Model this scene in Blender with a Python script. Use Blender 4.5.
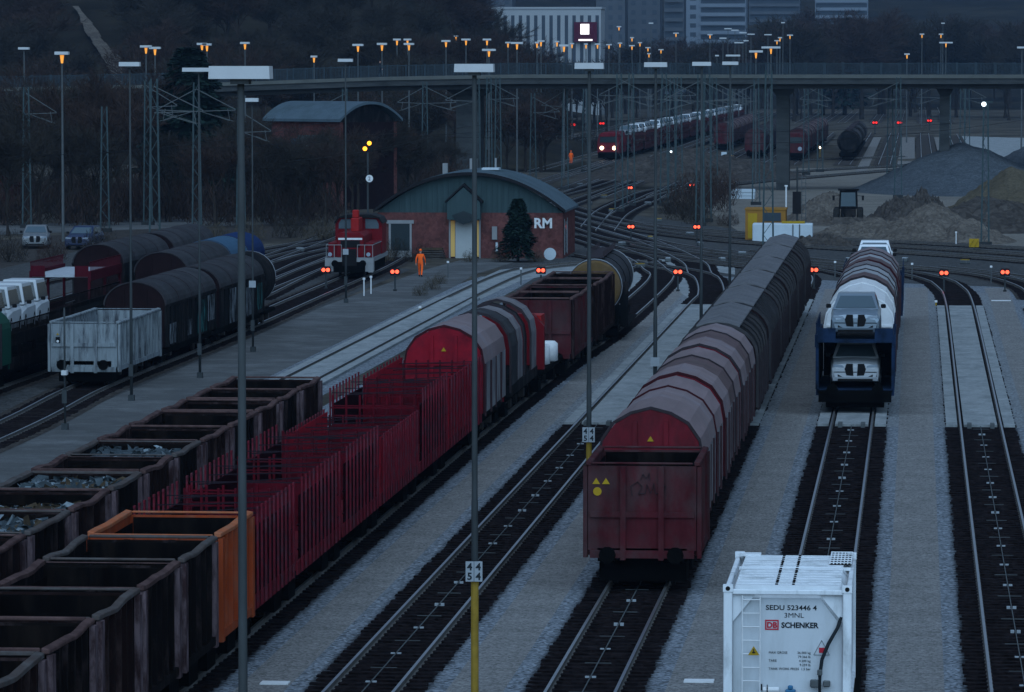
import bpy, bmesh, math, random
from mathutils import Vector, Matrix, noise
PI = math.pi
R = math.radians
random.seed(7)
S = bpy.context.scene
for o in list(bpy.data.objects): bpy.data.objects.remove(o)
C = S.collection

# ------------------------------------------------------------------ camera
F = 4600.0; CZ = 13.7; HY = 60.0; VX = 918.0
pitch = math.atan((346-HY)/F)
yaw = math.atan((VX-512)*math.cos(pitch)/F)
cam = bpy.data.cameras.new('camera'); camo = bpy.data.objects.new('camera', cam); C.objects.link(camo)
cam.sensor_fit = 'HORIZONTAL'; cam.sensor_width = 36.0; cam.lens = F/1024*36.0
cam.clip_start = 1.0; cam.clip_end = 9000
camo.location = (0, 0, CZ); camo.rotation_euler = (PI/2-pitch, 0, yaw)
S.camera = camo
# ------------------------------------------------------------------ world, sun, exposure
W = bpy.data.worlds.new('World'); S.world = W; W.use_nodes = True
wn = W.node_tree.nodes; wl = W.node_tree.links
bg = wn['Background']
sky = wn.new('ShaderNodeTexSky'); sky.sky_type = 'NISHITA'; sky.sun_disc = False
sky.sun_elevation = R(60.0); sky.sun_rotation = R(180); sky.air_density = 1.0; sky.dust_density = 1.5; sky.ozone_density = 4.0
wl.new(sky.outputs[0], bg.inputs[0]); bg.inputs[1].default_value = 0.05
sun = bpy.data.lights.new('sun', 'SUN'); suno = bpy.data.objects.new('sun', sun); C.objects.link(suno)
sun.energy = 1.9; sun.angle = R(90); sun.color = (0.47, 0.74, 1.0)
suno.rotation_euler = (R(48), 0, R(8))
S.view_settings.view_transform = 'Standard'; S.view_settings.look = 'None'; S.view_settings.gamma = 1
HAZE = .00006
S.view_settings.exposure = 0.5; S.view_settings.use_curve_mapping = False
try:
    S.cycles.volume_bounces = 0; S.cycles.max_bounces = 4; S.cycles.diffuse_bounces = 2
    S.cycles.volume_step_rate = 5
except Exception: pass

Rm = Matrix.Rotation(yaw, 3, 'Z') @ Matrix.Rotation(PI/2-pitch, 3, 'X')
def ray(px, py): return Rm @ Vector(((px-512)/F, (346-py)/F, -1))
def G(px, py, z=0.0):                 # point where the view line meets the level z
    d = ray(px, py); t = (z-CZ)/d.z
    return Vector((d.x*t, d.y*t, z))
def D(px, py, Y):                     # point on the view line at distance Y
    d = ray(px, py); t = Y/d.y
    return Vector((d.x*t, Y, CZ+d.z*t))
def ss(a, b, x):
    t = max(0, min(1, (x-a)/(b-a))); return t*t*(3-2*t)

# ------------------------------------------------------------------ materials
MT = {}
def mat(name, col, rough=.8, var=.22, scale=2.0, metal=0, col2=None, amt=.5, stretch=(1,1,1), bump=0, bscale=20, emit=None, es=0, fine=None, spec=.02, world=True):
    m = bpy.data.materials.new(name); m.use_nodes = True; MT[name] = m
    n = m.node_tree.nodes; l = m.node_tree.links; b = n['Principled BSDF']
    b.inputs['Roughness'].default_value = rough; b.inputs['Metallic'].default_value = metal
    b.inputs['Specular IOR Level'].default_value = spec
    c1 = (*col, 1)
    if emit:
        b.inputs['Base Color'].default_value = c1
        b.inputs['Emission Color'].default_value = (*emit, 1); b.inputs['Emission Strength'].default_value = es
        return m
    g = n.new('ShaderNodeNewGeometry'); tc = n.new('ShaderNodeTexCoord')
    src = g.outputs['Position'] if world else tc.outputs['Object']
    mp = n.new('ShaderNodeMapping'); mp.inputs['Scale'].default_value = stretch; l.new(src, mp.inputs[0])
    nz = n.new('ShaderNodeTexNoise'); nz.inputs['Scale'].default_value = scale; nz.inputs['Detail'].default_value = 8; nz.inputs['Roughness'].default_value = .65
    l.new(mp.outputs[0], nz.inputs[0])
    mr = n.new('ShaderNodeMapRange'); mr.inputs[1].default_value = .25; mr.inputs[2].default_value = .75
    mr.inputs[3].default_value = 1-var; mr.inputs[4].default_value = 1+var; l.new(nz.outputs[0], mr.inputs[0])
    base = n.new('ShaderNodeRGB'); base.outputs[0].default_value = c1; out = base.outputs[0]
    if col2:
        n2 = n.new('ShaderNodeTexNoise'); n2.inputs['Scale'].default_value = scale*.7; n2.inputs['Detail'].default_value = 10; n2.inputs['Roughness'].default_value = .7
        mp2 = n.new('ShaderNodeMapping'); mp2.inputs['Scale'].default_value = stretch; mp2.inputs['Location'].default_value = (31, 7, 13); l.new(src, mp2.inputs[0]); l.new(mp2.outputs[0], n2.inputs[0])
        r2 = n.new('ShaderNodeMapRange'); t = .75-amt*.5; r2.inputs[1].default_value = t-.09; r2.inputs[2].default_value = t+.09; l.new(n2.outputs[0], r2.inputs[0])
        mx = n.new('ShaderNodeMix'); mx.data_type = 'RGBA'; mx.inputs[7].default_value = (*col2, 1); l.new(out, mx.inputs[6]); l.new(r2.outputs[0], mx.inputs[0]); out = mx.outputs[2]
    if fine:
        v = n.new('ShaderNodeTexVoronoi'); v.inputs['Scale'].default_value = fine[0]; l.new(src, v.inputs[0])
        r3 = n.new('ShaderNodeMapRange'); r3.inputs[3].default_value = 1-fine[1]; r3.inputs[4].default_value = 1+fine[1]
        sp = n.new('ShaderNodeSeparateColor'); l.new(v.outputs['Color'], sp.inputs[0]); l.new(sp.outputs[0], r3.inputs[0])
        vm = n.new('ShaderNodeVectorMath'); vm.operation = 'SCALE'; l.new(out, vm.inputs[0]); l.new(r3.outputs[0], vm.inputs['Scale']); out = vm.outputs[0]
    vm = n.new('ShaderNodeVectorMath'); vm.operation = 'SCALE'; l.new(out, vm.inputs[0]); l.new(mr.outputs[0], vm.inputs['Scale'])
    l.new(vm.outputs[0], b.inputs['Base Color'])
    if bump:
        nb = n.new('ShaderNodeTexNoise'); nb.inputs['Scale'].default_value = bscale; nb.inputs['Detail'].default_value = 4; l.new(src, nb.inputs[0])
        bp = n.new('ShaderNodeBump'); bp.inputs['Strength'].default_value = bump; bp.inputs['Distance'].default_value = .05
        l.new(nb.outputs[0], bp.inputs['Height']); l.new(bp.outputs[0], b.inputs['Normal'])
    return m
mat('ground_far', (.048,.043,.036), .95, .4, .12, col2=(.085,.077,.066), amt=.5, fine=(3,.25), bump=.4, bscale=3)
mat('hill', (.016,.0145,.012), .95, .4, .05, col2=(.03,.026,.018), amt=.45)
mat('ballast_blue', (.155,.175,.20), .9, .2, 4, fine=(13,.6), bump=.8, bscale=18)
mat('dark_ballast', (.02,.019,.019), .95, .35, 3, fine=(14,.5), bump=.6, bscale=15)
mat('brown_ballast', (.048,.043,.04), .95, .35, 1.2, fine=(8,.4), bump=.6, bscale=10)
mat('grey_ballast', (.06,.062,.064), .95, .3, 1.2, fine=(8,.4), bump=.6, bscale=10)
mat('path_gravel', (.165,.16,.155), .95, .10, 1.2, fine=(22,.28), stretch=(1,.4,1), bump=.25, bscale=30, col2=(.13,.128,.128), amt=.35)
mat('asphalt', (.085,.088,.09), .9, .18, .5, fine=(20,.12), bump=.15, bscale=20, col2=(.125,.13,.135), amt=.4)
mat('slab', (.25,.27,.28), .85, .15, 1.5, fine=(9,.12), bump=.1, bscale=12, col2=(.18,.2,.21), amt=.4, stretch=(1,.5,1))
mat('yard_dust', (.155,.145,.13), .95, .25, .15, fine=(4,.2), bump=.3, bscale=4)
mat('sleeper', (.0115,.009,.010), .9, .6, 4, fine=(9,.5))
mat('rail_steel', (.42,.43,.45), .35, .15, 3, metal=.9, spec=.5)
mat('rail_rust', (.105,.10,.095), .8, .3, 5)
mat('white_paint', (.62,.64,.66), .7, .12, 6)
mat('under_black', (.003,.003,.003), .85, .4, 3)
mat('wheel_steel', (.05,.045,.042), .6, .3, 6, metal=.5)
mat('gondola_brown', (.014,.008,.008), .85, .4, 2.2, col2=(.06,.04,.04), amt=.28, stretch=(1,1,.35))
mat('gondola_dark', (.007,.0055,.0055), .85, .4, 2.2, col2=(.045,.032,.034), amt=.26, stretch=(1,1,.35))
mat('gondola_orange', (.25,.046,.016), .75, .25, 2.5, col2=(.22,.07,.04), amt=.35, stretch=(1,1,.35))
mat('rim_brown', (.09,.055,.052), .8, .3, 3, col2=(.05,.03,.03), amt=.45)
mat('rim_grey', (.07,.056,.053), .8, .3, 3, col2=(.08,.075,.075), amt=.45)
mat('rim_orange', (.34,.10,.045), .75, .2, 3, col2=(.28,.12,.07), amt=.4)
mat('post_worn', (.13,.095,.105), .8, .4, 5, col2=(.035,.02,.022), amt=.5, stretch=(1,1,.3))
mat('inside_shade', (.003,.0025,.0025), .9, .4, 2, col2=(.011,.008,.007), amt=.4, stretch=(1,1,.3))  # near-black colour paints the shade inside the open wagons
mat('wagon_red', (.13,.014,.022), .7, .22, 1.5, col2=(.075,.014,.018), amt=.4, stretch=(1,1,.5))
mat('wagon_rustred', (.062,.012,.016), .85, .4, 1.6, col2=(.055,.028,.03), amt=.55, stretch=(1,1,.5))
mat('end_red', (.085,.005,.011), .75, .35, 3, col2=(.045,.008,.012), amt=.4)
mat('gap_shade', (.013,.002,.004), .9, .3, 2)
mat('stake_red', (.125,.014,.024), .75, .35, 3, col2=(.075,.03,.04), amt=.4)
mat('panel_red', (.22,.010,.020), .7, .25, 2, col2=(.13,.010,.018), amt=.4)
mat('strap_dark', (.018,.013,.018), .7, .2, 3)
mat('hood_lilac', (.17,.13,.135), .6, .16, .8, col2=(.21,.155,.165), amt=.4, stretch=(1.5,.25,1.5))
mat('hood_brown', (.10,.072,.072), .6, .25, 1.2, col2=(.11,.07,.075), amt=.45)
mat('hood_pink', (.19,.145,.15), .6, .16, 1.0, col2=(.20,.17,.19), amt=.4)
mat('hood_grey', (.17,.16,.17), .65, .2, 1.2, col2=(.11,.10,.11), amt=.4)
mat('hood_pale', (.27,.28,.30), .6, .16, 1.0, col2=(.2,.2,.21), amt=.3)
mat('hood_white', (.60,.62,.64), .5, .1, 1.0, col2=(.5,.5,.5), amt=.3)
mat('hood_side', (.24,.24,.25), .7, .3, 2, col2=(.11,.10,.11), amt=.5, stretch=(1,1,.25))
mat('hood_rib', (.035,.028,.032), .7, .3, 3)
mat('cover_rib', (.045,.043,.046), .7, .3, 3)
mat('hood_rib_side', (.05,.03,.034), .7, .3, 3)
mat('hood_rib_red', (.042,.011,.014), .7, .3, 3)
mat('cover_black', (.008,.0085,.0095), .8, .35, 1.5, col2=(.032,.028,.028), amt=.35, stretch=(1,1,.3))
mat('roof_panel', (.12,.12,.13), .65, .22, 1.0, col2=(.14,.14,.15), amt=.35)
mat('cover_roof', (.032,.032,.036), .65, .25, 1.0, col2=(.05,.05,.055), amt=.4)
mat('cover_end', (.014,.008,.009), .85, .3, 2)
mat('tarp_blue', (.008,.025,.09), .6, .15, 1)
mat('tarp_lightblue', (.04,.09,.15), .6, .15, 1)
mat('tarp_green', (.008,.05,.035), .5, .2, 1)
mat('silver', (.30,.32,.35), .4, .12, 2, metal=.4)
mat('tank_brown', (.11,.07,.03), .8, .2, 2, col2=(.12,.08,.045), amt=.4)
mat('gondola_grey', (.20,.23,.25), .8, .2, 3, col2=(.05,.055,.065), amt=.36, stretch=(2,2,.3))
mat('graffiti_white', (.008,.009,.01), .8, .3, 3.4, col2=(.24,.27,.30), amt=.38, stretch=(1,1.6,.35))
mat('graffiti_teal', (.008,.009,.01), .8, .3, 3.4, col2=(.03,.15,.15), amt=.42, stretch=(1,1.2,.45))
mat('carrier_blue', (.012,.026,.06), .6, .25, 2, col2=(.006,.01,.018), amt=.4)
mat('carrier_red', (.06,.007,.013), .7, .25, 2)
mat('deck_pale', (.35,.38,.42), .7, .15, 2)
mat('car_blue', (.19,.24,.29), .28, .04, 1, metal=.35, spec=.5)
mat('van_white', (.40,.43,.46), .4, .05, 1, spec=.3)
mat('car_white', (.68,.72,.76), .3, .05, 1, spec=.5)
mat('car_silver', (.17,.185,.20), .3, .05, 1, metal=.3, spec=.5)
mat('car_navy', (.012,.022,.06), .3, .05, 1, spec=.5)
mat('glass_dark', (.02,.03,.035), .12, .05, 1, spec=.6)
mat('glass_pale', (.07,.10,.12), .12, .05, 1, spec=.6)
mat('plastic_black', (.012,.012,.013), .5, .1, 1)
mat('lamp_glass', (.25,.3,.36), .15, .05, 1, spec=.6)
mat('tyre', (.02,.02,.02), .8, .1, 1)
mat('container_white', (.68,.72,.76), .55, .12, 2.2, col2=(.40,.43,.45), amt=.30, stretch=(1,1,.4))
mat('container_front', (.52,.56,.60), .6, .06, 1.0, col2=(.42,.455,.48), amt=.38, stretch=(1.5,1,.35))
mat('text_black', (.02,.025,.03), .7, .05, 1)
mat('db_red', (.45,.03,.05), .6, .05, 1)
mat('sign_yellow', (.34,.22,.02), .6, .1, 2)
mat('mast_steel', (.045,.052,.056), .7, .3, 3, metal=.2, stretch=(1,1,.3))
mat('mast_green', (.045,.066,.072), .7, .3, 3, metal=.1)
mat('mast_pale', (.085,.095,.10), .7, .2, 3)
mat('luminaire', (.50,.52,.54), .5, .06, 4)
mat('sign_plate', (.28,.31,.34), .6, .08, 3)
mat('post_yellow', (.26,.17,.03), .7, .3, 3)
mat('signal_black', (.015,.015,.017), .6, .1, 3)
mat('concrete', (.05,.054,.056), .9, .2, .8, col2=(.032,.036,.038), amt=.4, stretch=(.5,.5,2), bump=.2, bscale=2)
mat('concrete_dark', (.03,.033,.035), .9, .2, .8)
mat('bridge_edge', (.095,.10,.095), .9, .2, .6)
mat('railing', (.035,.05,.062), .7, .15, 1)
mat('brick', (.115,.045,.042), .9, .25, 1.2, col2=(.08,.036,.034), amt=.4, fine=(5,.2))
mat('zinc', (.075,.105,.13), .55, .15, .6, col2=(.06,.085,.10), amt=.4)
mat('gable_teal', (.04,.066,.072), .75, .2, 1.2, stretch=(3,3,.3))
mat('trim_pale', (.22,.23,.24), .7, .1, 2)
mat('door_pale', (.36,.385,.39), .6, .06, 1)
mat('door_lit', (.5,.35,.12), emit=(1,.55,.16), es=.045)
mat('red_lamp', (.5,.02,.01), emit=(1,.10,.05), es=2.0)
mat('red_lamp_far', (.5,.02,.01), emit=(1,.03,.03), es=.9)
mat('amber_lamp', (.5,.3,.01), emit=(1,.36,.03), es=2.2)
mat('sodium', (.5,.3,.05), emit=(1,.34,.05), es=.62)
mat('head_lamp', (.9,.8,.6), emit=(1,.78,.5), es=3)
mat('white_lamp', (.9,.9,.9), emit=(.8,.95,1), es=3)
mat('lit_screen', (.9,.9,.9), emit=(1,.93,.85), es=1.1)
mat('sign_dark', (.08,.015,.03), .6, .1, 1)
mat('window_hazed', (.055,.068,.085), .5, .1, .2)  # paler window colour with the haze of distance painted in
mat('office_white', (.30,.32,.34), .8, .06, .2)
mat('tower_grey', (.075,.085,.1), .85, .12, .2)
mat('tower_white', (.15,.18,.22), .85, .06, .2)
mat('window_dark', (.04,.055,.07), .3, .1, .2)
mat('gravel_heap', (.062,.073,.085), .95, .2, .6, fine=(6,.3), bump=.6, bscale=5)
mat('sand_heap', (.085,.073,.052), .95, .2, .4, fine=(5,.2), bump=.5, bscale=3)
mat('soil_heap', (.10,.088,.077), .95, .3, .4, fine=(4,.3), bump=.6, bscale=3)
mat('dark_soil', (.055,.049,.045), .95, .4, .8, fine=(3,.3), bump=.6, bscale=3)
mat('box_yellow', (.26,.13,.03), .7, .1, 1)
mat('box_white', (.45,.52,.57), .6, .08, 1)
mat('bark', (.03,.025,.022), .95, .3, 3)
mat('twig', (.033,.029,.025), .95, .3, .5)
mat('twig_red', (.042,.029,.025), .95, .3, .5)
mat('needle', (.012,.026,.022), .9, .4, .8)
mat('dry_grass', (.07,.06,.045), .95, .3, 1)
mat('loco_red', (.13,.009,.013), .45, .12, 1.5)
mat('loco_bright', (.26,.018,.018), .45, .12, 1.5)
mat('hivis', (.95,.13,.02), .8, .1, 5)
mat('skin', (.45,.26,.2), .7, .05, 5)
mat('cloth_dark', (.02,.025,.035), .9, .1, 5)
mat('hair_dark', (.03,.02,.015), .9, .1, 5)
mat('scrap_grey', (.05,.065,.075), .6, .6, 3, metal=.3)
mat('scrap_pale', (.18,.22,.25), .5, .5, 3, metal=.3)
mat('scrap_rust', (.06,.045,.03), .8, .5, 3)
mat('blue_steel', (.04,.14,.26), .5, .1, 3)
mat('red_building', (.05,.01,.012), .9, .1, 1)
def bed_material(name, inner, outer, half, amp=.9, sx_=.7, sy_=5, grain=13, lo=(.35, 1.6), lo2=(.5, 1.5), mott=.0):
    # inner colour along the middle of a strip, outer colour beyond |x| = half, with a ragged edge
    m = bpy.data.materials.new(name); m.use_nodes = True; MT[name] = m
    n = m.node_tree.nodes; l = m.node_tree.links; b = n['Principled BSDF']; b.inputs['Roughness'].default_value = .95; b.inputs['Specular IOR Level'].default_value = .05
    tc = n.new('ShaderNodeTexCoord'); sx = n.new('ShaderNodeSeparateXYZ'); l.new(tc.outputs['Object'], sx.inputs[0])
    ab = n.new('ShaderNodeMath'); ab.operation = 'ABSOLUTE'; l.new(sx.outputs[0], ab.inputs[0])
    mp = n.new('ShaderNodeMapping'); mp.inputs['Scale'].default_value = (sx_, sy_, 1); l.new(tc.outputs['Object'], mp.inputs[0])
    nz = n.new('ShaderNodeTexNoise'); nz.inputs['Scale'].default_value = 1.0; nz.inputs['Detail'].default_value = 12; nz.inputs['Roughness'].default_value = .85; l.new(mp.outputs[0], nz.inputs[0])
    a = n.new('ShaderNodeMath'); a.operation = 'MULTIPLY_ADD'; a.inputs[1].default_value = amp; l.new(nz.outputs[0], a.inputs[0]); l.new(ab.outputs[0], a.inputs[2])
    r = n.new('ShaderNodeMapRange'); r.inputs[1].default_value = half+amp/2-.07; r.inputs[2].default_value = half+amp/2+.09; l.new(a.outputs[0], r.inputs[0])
    v = n.new('ShaderNodeTexVoronoi'); v.inputs['Scale'].default_value = grain; l.new(tc.outputs['Object'], v.inputs[0])
    sp = n.new('ShaderNodeSeparateColor'); l.new(v.outputs['Color'], sp.inputs[0])
    r3 = n.new('ShaderNodeMapRange'); r3.inputs[3].default_value = lo[0]; r3.inputs[4].default_value = lo[1]; l.new(sp.outputs[0], r3.inputs[0])
    r4 = n.new('ShaderNodeMapRange'); r4.inputs[3].default_value = lo2[0]; r4.inputs[4].default_value = lo2[1]; l.new(sp.outputs[1], r4.inputs[0])
    n5 = n.new('ShaderNodeTexNoise'); n5.inputs['Scale'].default_value = .55; n5.inputs['Detail'].default_value = 9; n5.inputs['Roughness'].default_value = .7; l.new(tc.outputs['Object'], n5.inputs[0])
    r5 = n.new('ShaderNodeMapRange'); r5.inputs[1].default_value = .3; r5.inputs[2].default_value = .7; r5.inputs[3].default_value = 1-mott; r5.inputs[4].default_value = 1+mott; l.new(n5.outputs[0], r5.inputs[0])
    def sc(col, by):
        q = n.new('ShaderNodeVectorMath'); q.operation = 'SCALE'; l.new(by.outputs[0], q.inputs['Scale'])
        if isinstance(col, tuple): q.inputs[0].default_value = col
        else: l.new(col, q.inputs[0])
        return q.outputs[0]
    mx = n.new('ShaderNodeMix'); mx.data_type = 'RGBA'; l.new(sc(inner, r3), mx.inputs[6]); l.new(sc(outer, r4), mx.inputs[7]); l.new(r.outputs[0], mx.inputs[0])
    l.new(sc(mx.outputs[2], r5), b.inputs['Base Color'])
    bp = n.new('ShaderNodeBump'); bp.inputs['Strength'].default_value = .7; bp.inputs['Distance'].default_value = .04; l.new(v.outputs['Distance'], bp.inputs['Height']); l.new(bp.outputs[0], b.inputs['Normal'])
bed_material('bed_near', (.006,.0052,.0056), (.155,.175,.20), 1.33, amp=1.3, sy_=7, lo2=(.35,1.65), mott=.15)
bed_material('bed_slab', (.17,.185,.20), (.17,.185,.20), 1.2, lo=(.5,1.5))
bed_material('path_bed', (.185,.182,.18), (.155,.175,.20), .70, amp=.75, sx_=1.8, sy_=2.2, grain=16, lo=(.6,1.4), lo2=(.35,1.6), mott=.17)

# ------------------------------------------------------------------ mesh builder
class MB:
    def __init__(s): s.v = []; s.f = []; s.m = []; s.cur = 0
    def face(s, pts):
        b = len(s.v); s.v += [tuple(p) for p in pts]; s.f.append(tuple(range(b, b+len(pts)))); s.m.append(s.cur); return s
    def box(s, x0, x1, y0, y1, z0, z1):
        b = len(s.v); s.v += [(x, y, z) for z in (z0, z1) for y in (y0, y1) for x in (x0, x1)]
        for f in ((0,2,3,1),(4,5,7,6),(0,1,5,4),(2,6,7,3),(0,4,6,2),(1,3,7,5)): s.f.append(tuple(b+i for i in f)); s.m.append(s.cur)
        return s
    def cbox(s, c, d): return s.box(c[0]-d[0]/2, c[0]+d[0]/2, c[1]-d[1]/2, c[1]+d[1]/2, c[2]-d[2]/2, c[2]+d[2]/2)
    def beam(s, a, b, w, h=None):          # square bar from a to b
        h = h or w; a = Vector(a); b = Vector(b); d = (b-a).normalized()
        u = d.cross(Vector((0,0,1)));  u = Vector((1,0,0)) if u.length < 1e-4 else u.normalized(); v = u.cross(d).normalized()
        k = len(s.v)
        for p in (a, b):
            for (i, j) in ((-1,-1),(1,-1),(1,1),(-1,1)): s.v.append(tuple(p+u*(i*w/2)+v*(j*h/2)))
        for f in ((0,1,2,3),(7,6,5,4),(0,4,5,1),(1,5,6,2),(2,6,7,3),(3,7,4,0)): s.f.append(tuple(k+i for i in f)); s.m.append(s.cur)
        return s
    def tube(s, pts, r, n=8, cap=True):
        pts = [Vector(p) for p in pts]; rr = r if isinstance(r, (list, tuple)) else [r]*len(pts); k = len(s.v)
        for i, p in enumerate(pts):
            d = (pts[min(i+1, len(pts)-1)]-pts[max(i-1, 0)]).normalized()
            u = d.cross(Vector((0,0,1))); u = Vector((1,0,0)) if u.length < 1e-3 else u.normalized(); v = u.cross(d)
            for j in range(n):
                a = 2*PI*j/n; s.v.append(tuple(p+u*(math.cos(a)*rr[i])+v*(math.sin(a)*rr[i])))
        for i in range(len(pts)-1):
            for j in range(n):
                s.f.append((k+i*n+j, k+i*n+(j+1)%n, k+(i+1)*n+(j+1)%n, k+(i+1)*n+j)); s.m.append(s.cur)
        if cap:
            s.f.append(tuple(k+j for j in range(n))[::-1]); s.m.append(s.cur); s.f.append(tuple(k+(len(pts)-1)*n+j for j in range(n))); s.m.append(s.cur)
        return s
    def loft(s, secs, closed=True, cap=True):
        k = len(s.v); n = len(secs[0])
        for q in secs: s.v += [tuple(p) for p in q]
        for i in range(len(secs)-1):
            for j in range(n if closed else n-1):
                s.f.append((k+i*n+j, k+i*n+(j+1)%n, k+(i+1)*n+(j+1)%n, k+(i+1)*n+j)); s.m.append(s.cur)
        if cap and closed:
            s.f.append(tuple(k+j for j in range(n))[::-1]); s.m.append(s.cur); s.f.append(tuple(k+(len(secs)-1)*n+j for j in range(n))); s.m.append(s.cur)
        return s
    def prism(s, prof, y0, y1):            # prof: (x, z) outline extruded along y
        return s.loft([[(x, y0, z) for x, z in prof], [(x, y1, z) for x, z in prof]])
    def build(s, name, m, parent=None, loc=None, smooth=False, bevel=0):
        me = bpy.data.meshes.new(name); me.from_pydata(s.v, [], s.f)
        ms = m if isinstance(m, (list, tuple)) else [m]
        for q in ms: me.materials.append(MT[q])
        for i, p in enumerate(me.polygons): p.material_index = s.m[i]
        b = bmesh.new(); b.from_mesh(me); bmesh.ops.recalc_face_normals(b, faces=b.faces); b.to_mesh(me); b.free()
        if smooth:
            for p in me.polygons: p.use_smooth = True
        o = bpy.data.objects.new(name, me); C.objects.link(o)
        if parent: o.parent = parent
        if loc: o.location = loc
        if bevel:
            md = o.modifiers.new('b', 'BEVEL'); md.width = bevel; md.segments = 1 if bevel < .07 else 3; md.limit_method = 'ANGLE'
        return o
def tag(o, label, cat, group=None, kind=None):
    if label: o['label'] = label
    if cat: o['category'] = cat
    if group: o['group'] = group
    if kind: o['kind'] = kind
    return o
def struct(o): o['kind'] = 'structure'; return o
def thing(name, label, cat, loc=(0,0,0), rz=0, group=None):
    o = bpy.data.objects.new(name, None); o.empty_display_size = .3; C.objects.link(o); o.location = loc; o.rotation_euler = (0,0,rz)
    return tag(o, label, cat, group)
def copy_tree(o, parent=None):
    c = o.copy(); C.objects.link(c); c.parent = parent
    for ch in [x for x in bpy.data.objects if x.parent == o]: copy_tree(ch, c)
    return c
def dup(o, loc, label=None, rz=None, group=None, scale=None):
    c = copy_tree(o); c.location = loc
    if rz is not None: c.rotation_euler = (0,0,rz)
    if label: c['label'] = label
    if group: c['group'] = group
    if scale: c.scale = scale if isinstance(scale, (tuple, list)) else (scale,)*3
    return c
class Proto:                               # first use places the source itself, later ones copy it
    def __init__(s, fn): s.fn = fn; s.o = None
    def put(s, loc, label, group=None, rz=0, scale=None):
        if s.o is None:
            s.o = s.fn(); o = s.o
        else: o = copy_tree(s.o)
        o.location = loc; o.rotation_euler = (0,0,rz); o['label'] = label
        if group: o['group'] = group
        elif 'group' in o: del o['group']
        if scale: o.scale = scale if isinstance(scale, (tuple, list)) else (scale,)*3
        else: o.scale = (1,1,1)
        return o
def text_mesh(txt, size, name, m, parent, loc, rot=(PI/2,0,0), align='LEFT', bold=0.0, sx=1):
    cu = bpy.data.curves.new('t', 'FONT'); cu.body = txt; cu.size = size; cu.align_x = align; cu.offset = bold; cu.extrude = .002; cu.resolution_u = 3
    t = bpy.data.objects.new('t', cu); C.objects.link(t); bpy.context.view_layer.update()
    me = bpy.data.meshes.new_from_object(t.evaluated_get(bpy.context.evaluated_depsgraph_get()))
    bpy.data.objects.remove(t); me.materials.clear(); me.materials.append(MT[m])
    o = bpy.data.objects.new(name, me); C.objects.link(o); o.parent = parent; o.location = loc; o.rotation_euler = rot; o.scale = (sx,1,1)
    return o

# ------------------------------------------------------------------ terrain
def hgt(x, y):
    if y < 495: return 0.0
    px = VX + F*x/y
    left = 1-ss(380, 560, px)
    h = left*34*ss(520, 950, y) + 70*ss(1300, 2400, y)
    h += (noise.noise(Vector((x*.01, y*.006, 0)))*3 + noise.noise(Vector((x*.03, y*.02, 4)))*1.0)*ss(560, 800, y)*(.25+left)
    return h
ys = [-60, 40, 480, 495]+[500+i*15 for i in range(45)]+[1200+i*60 for i in range(22)]+[2600+i*300 for i in range(12)]
xs = [-2500, -1600, -1100]+[-800+i*16 for i in range(62)]+[200, 260, 400, 700, 1200, 2500]
mb = MB(); nx = len(xs)
for y in ys:
    for x in xs: mb.v.append((x, y, hgt(x, y)))
for j in range(len(ys)-1):
    for i in range(nx-1):
        a = j*nx+i; mb.f.append((a, a+1, a+nx+1, a+nx)); mb.m.append(1 if ys[j] >= 560 and (VX+F*xs[i]/ys[j] < 560 or ys[j] > 1250) else 0)
struct(mb.build('ground', ['ground_far', 'hill'], smooth=True))

def sheet(name, pts, z, m, sub=None):
    mb = MB(); mb.face([(p[0], p[1], z) for p in pts]); return struct(mb.build(name, m))
def pix(pts): return [G(*p) for p in pts]
# yard floor between the straight tracks
TX = {'D': 2.4, 'C': -2.4, 'B': -7.15, 'A': -11.9, 'five': -16.5, 'four': -20.9}
sheet('yard_ballast', [(-23.4, 55), (9.6, 55), (9.6, 276), (-13, 292), (-16.5, 285), (-23.4, 262)], .004, 'ballast_blue')
for a, b, e in ((-.62, .62, 272), (4.15, 5.35, 272), (-5.4, -4.15, 270), (-10.15, -8.9, 282), (-14.75, -13.65, 276)):
    c = (a+b)/2; struct(MB().face([(-.72, 55, 0), (.72, 55, 0), (.72, e+6, 0), (-.72, e+6, 0)]).build('gravel_path', 'path_bed', loc=(c, 0, .010)))
# wide asphalt way on the left that runs up to the brick shed
sheet('asphalt_way', [(-31.8, 60), (-28.0, 60), (-27.9, 280), (-28.2, 292), (-27, 314), (-31, 316), (-32.0, 300), (-32.9, 255)], .010, 'asphalt')
sheet('ballast_strip', [(-28.0, 120), (-24.4, 120), (-23.9, 275), (-24, 290), (-27.5, 290), (-27.9, 280)], .007, 'ballast_blue')
sheet('ballast_field', [(-60, 60), (-31.8, 60), (-32.9, 255), (-33, 300), (-60, 330)], .006, 'grey_ballast')
# throat area and dusty yards
sheet('throat_gravel', pix([(520, 300), (1060, 292), (1060, 243), (800, 238), (560, 205), (545, 235), (500, 268)]), .0025, 'grey_ballast')
sheet('dusty_yard', pix([(745, 236), (905, 242), (1060, 250), (1060, 200), (930, 168), (800, 168), (730, 178), (700, 205)]), .006, 'yard_dust')
sheet('pale_field', pix([(940, 172), (1080, 185), (1080, 128), (955, 128)]), .008, 'slab')
sheet('verge', pix([(0, 300), (240, 246), (330, 232), (330, 212), (0, 240)]), .005, 'brown_ballast')
sheet('side_road', pix([(-30, 236), (100, 231), (330, 222), (330, 214), (100, 222), (-30, 226)]), .009, 'asphalt')

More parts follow.
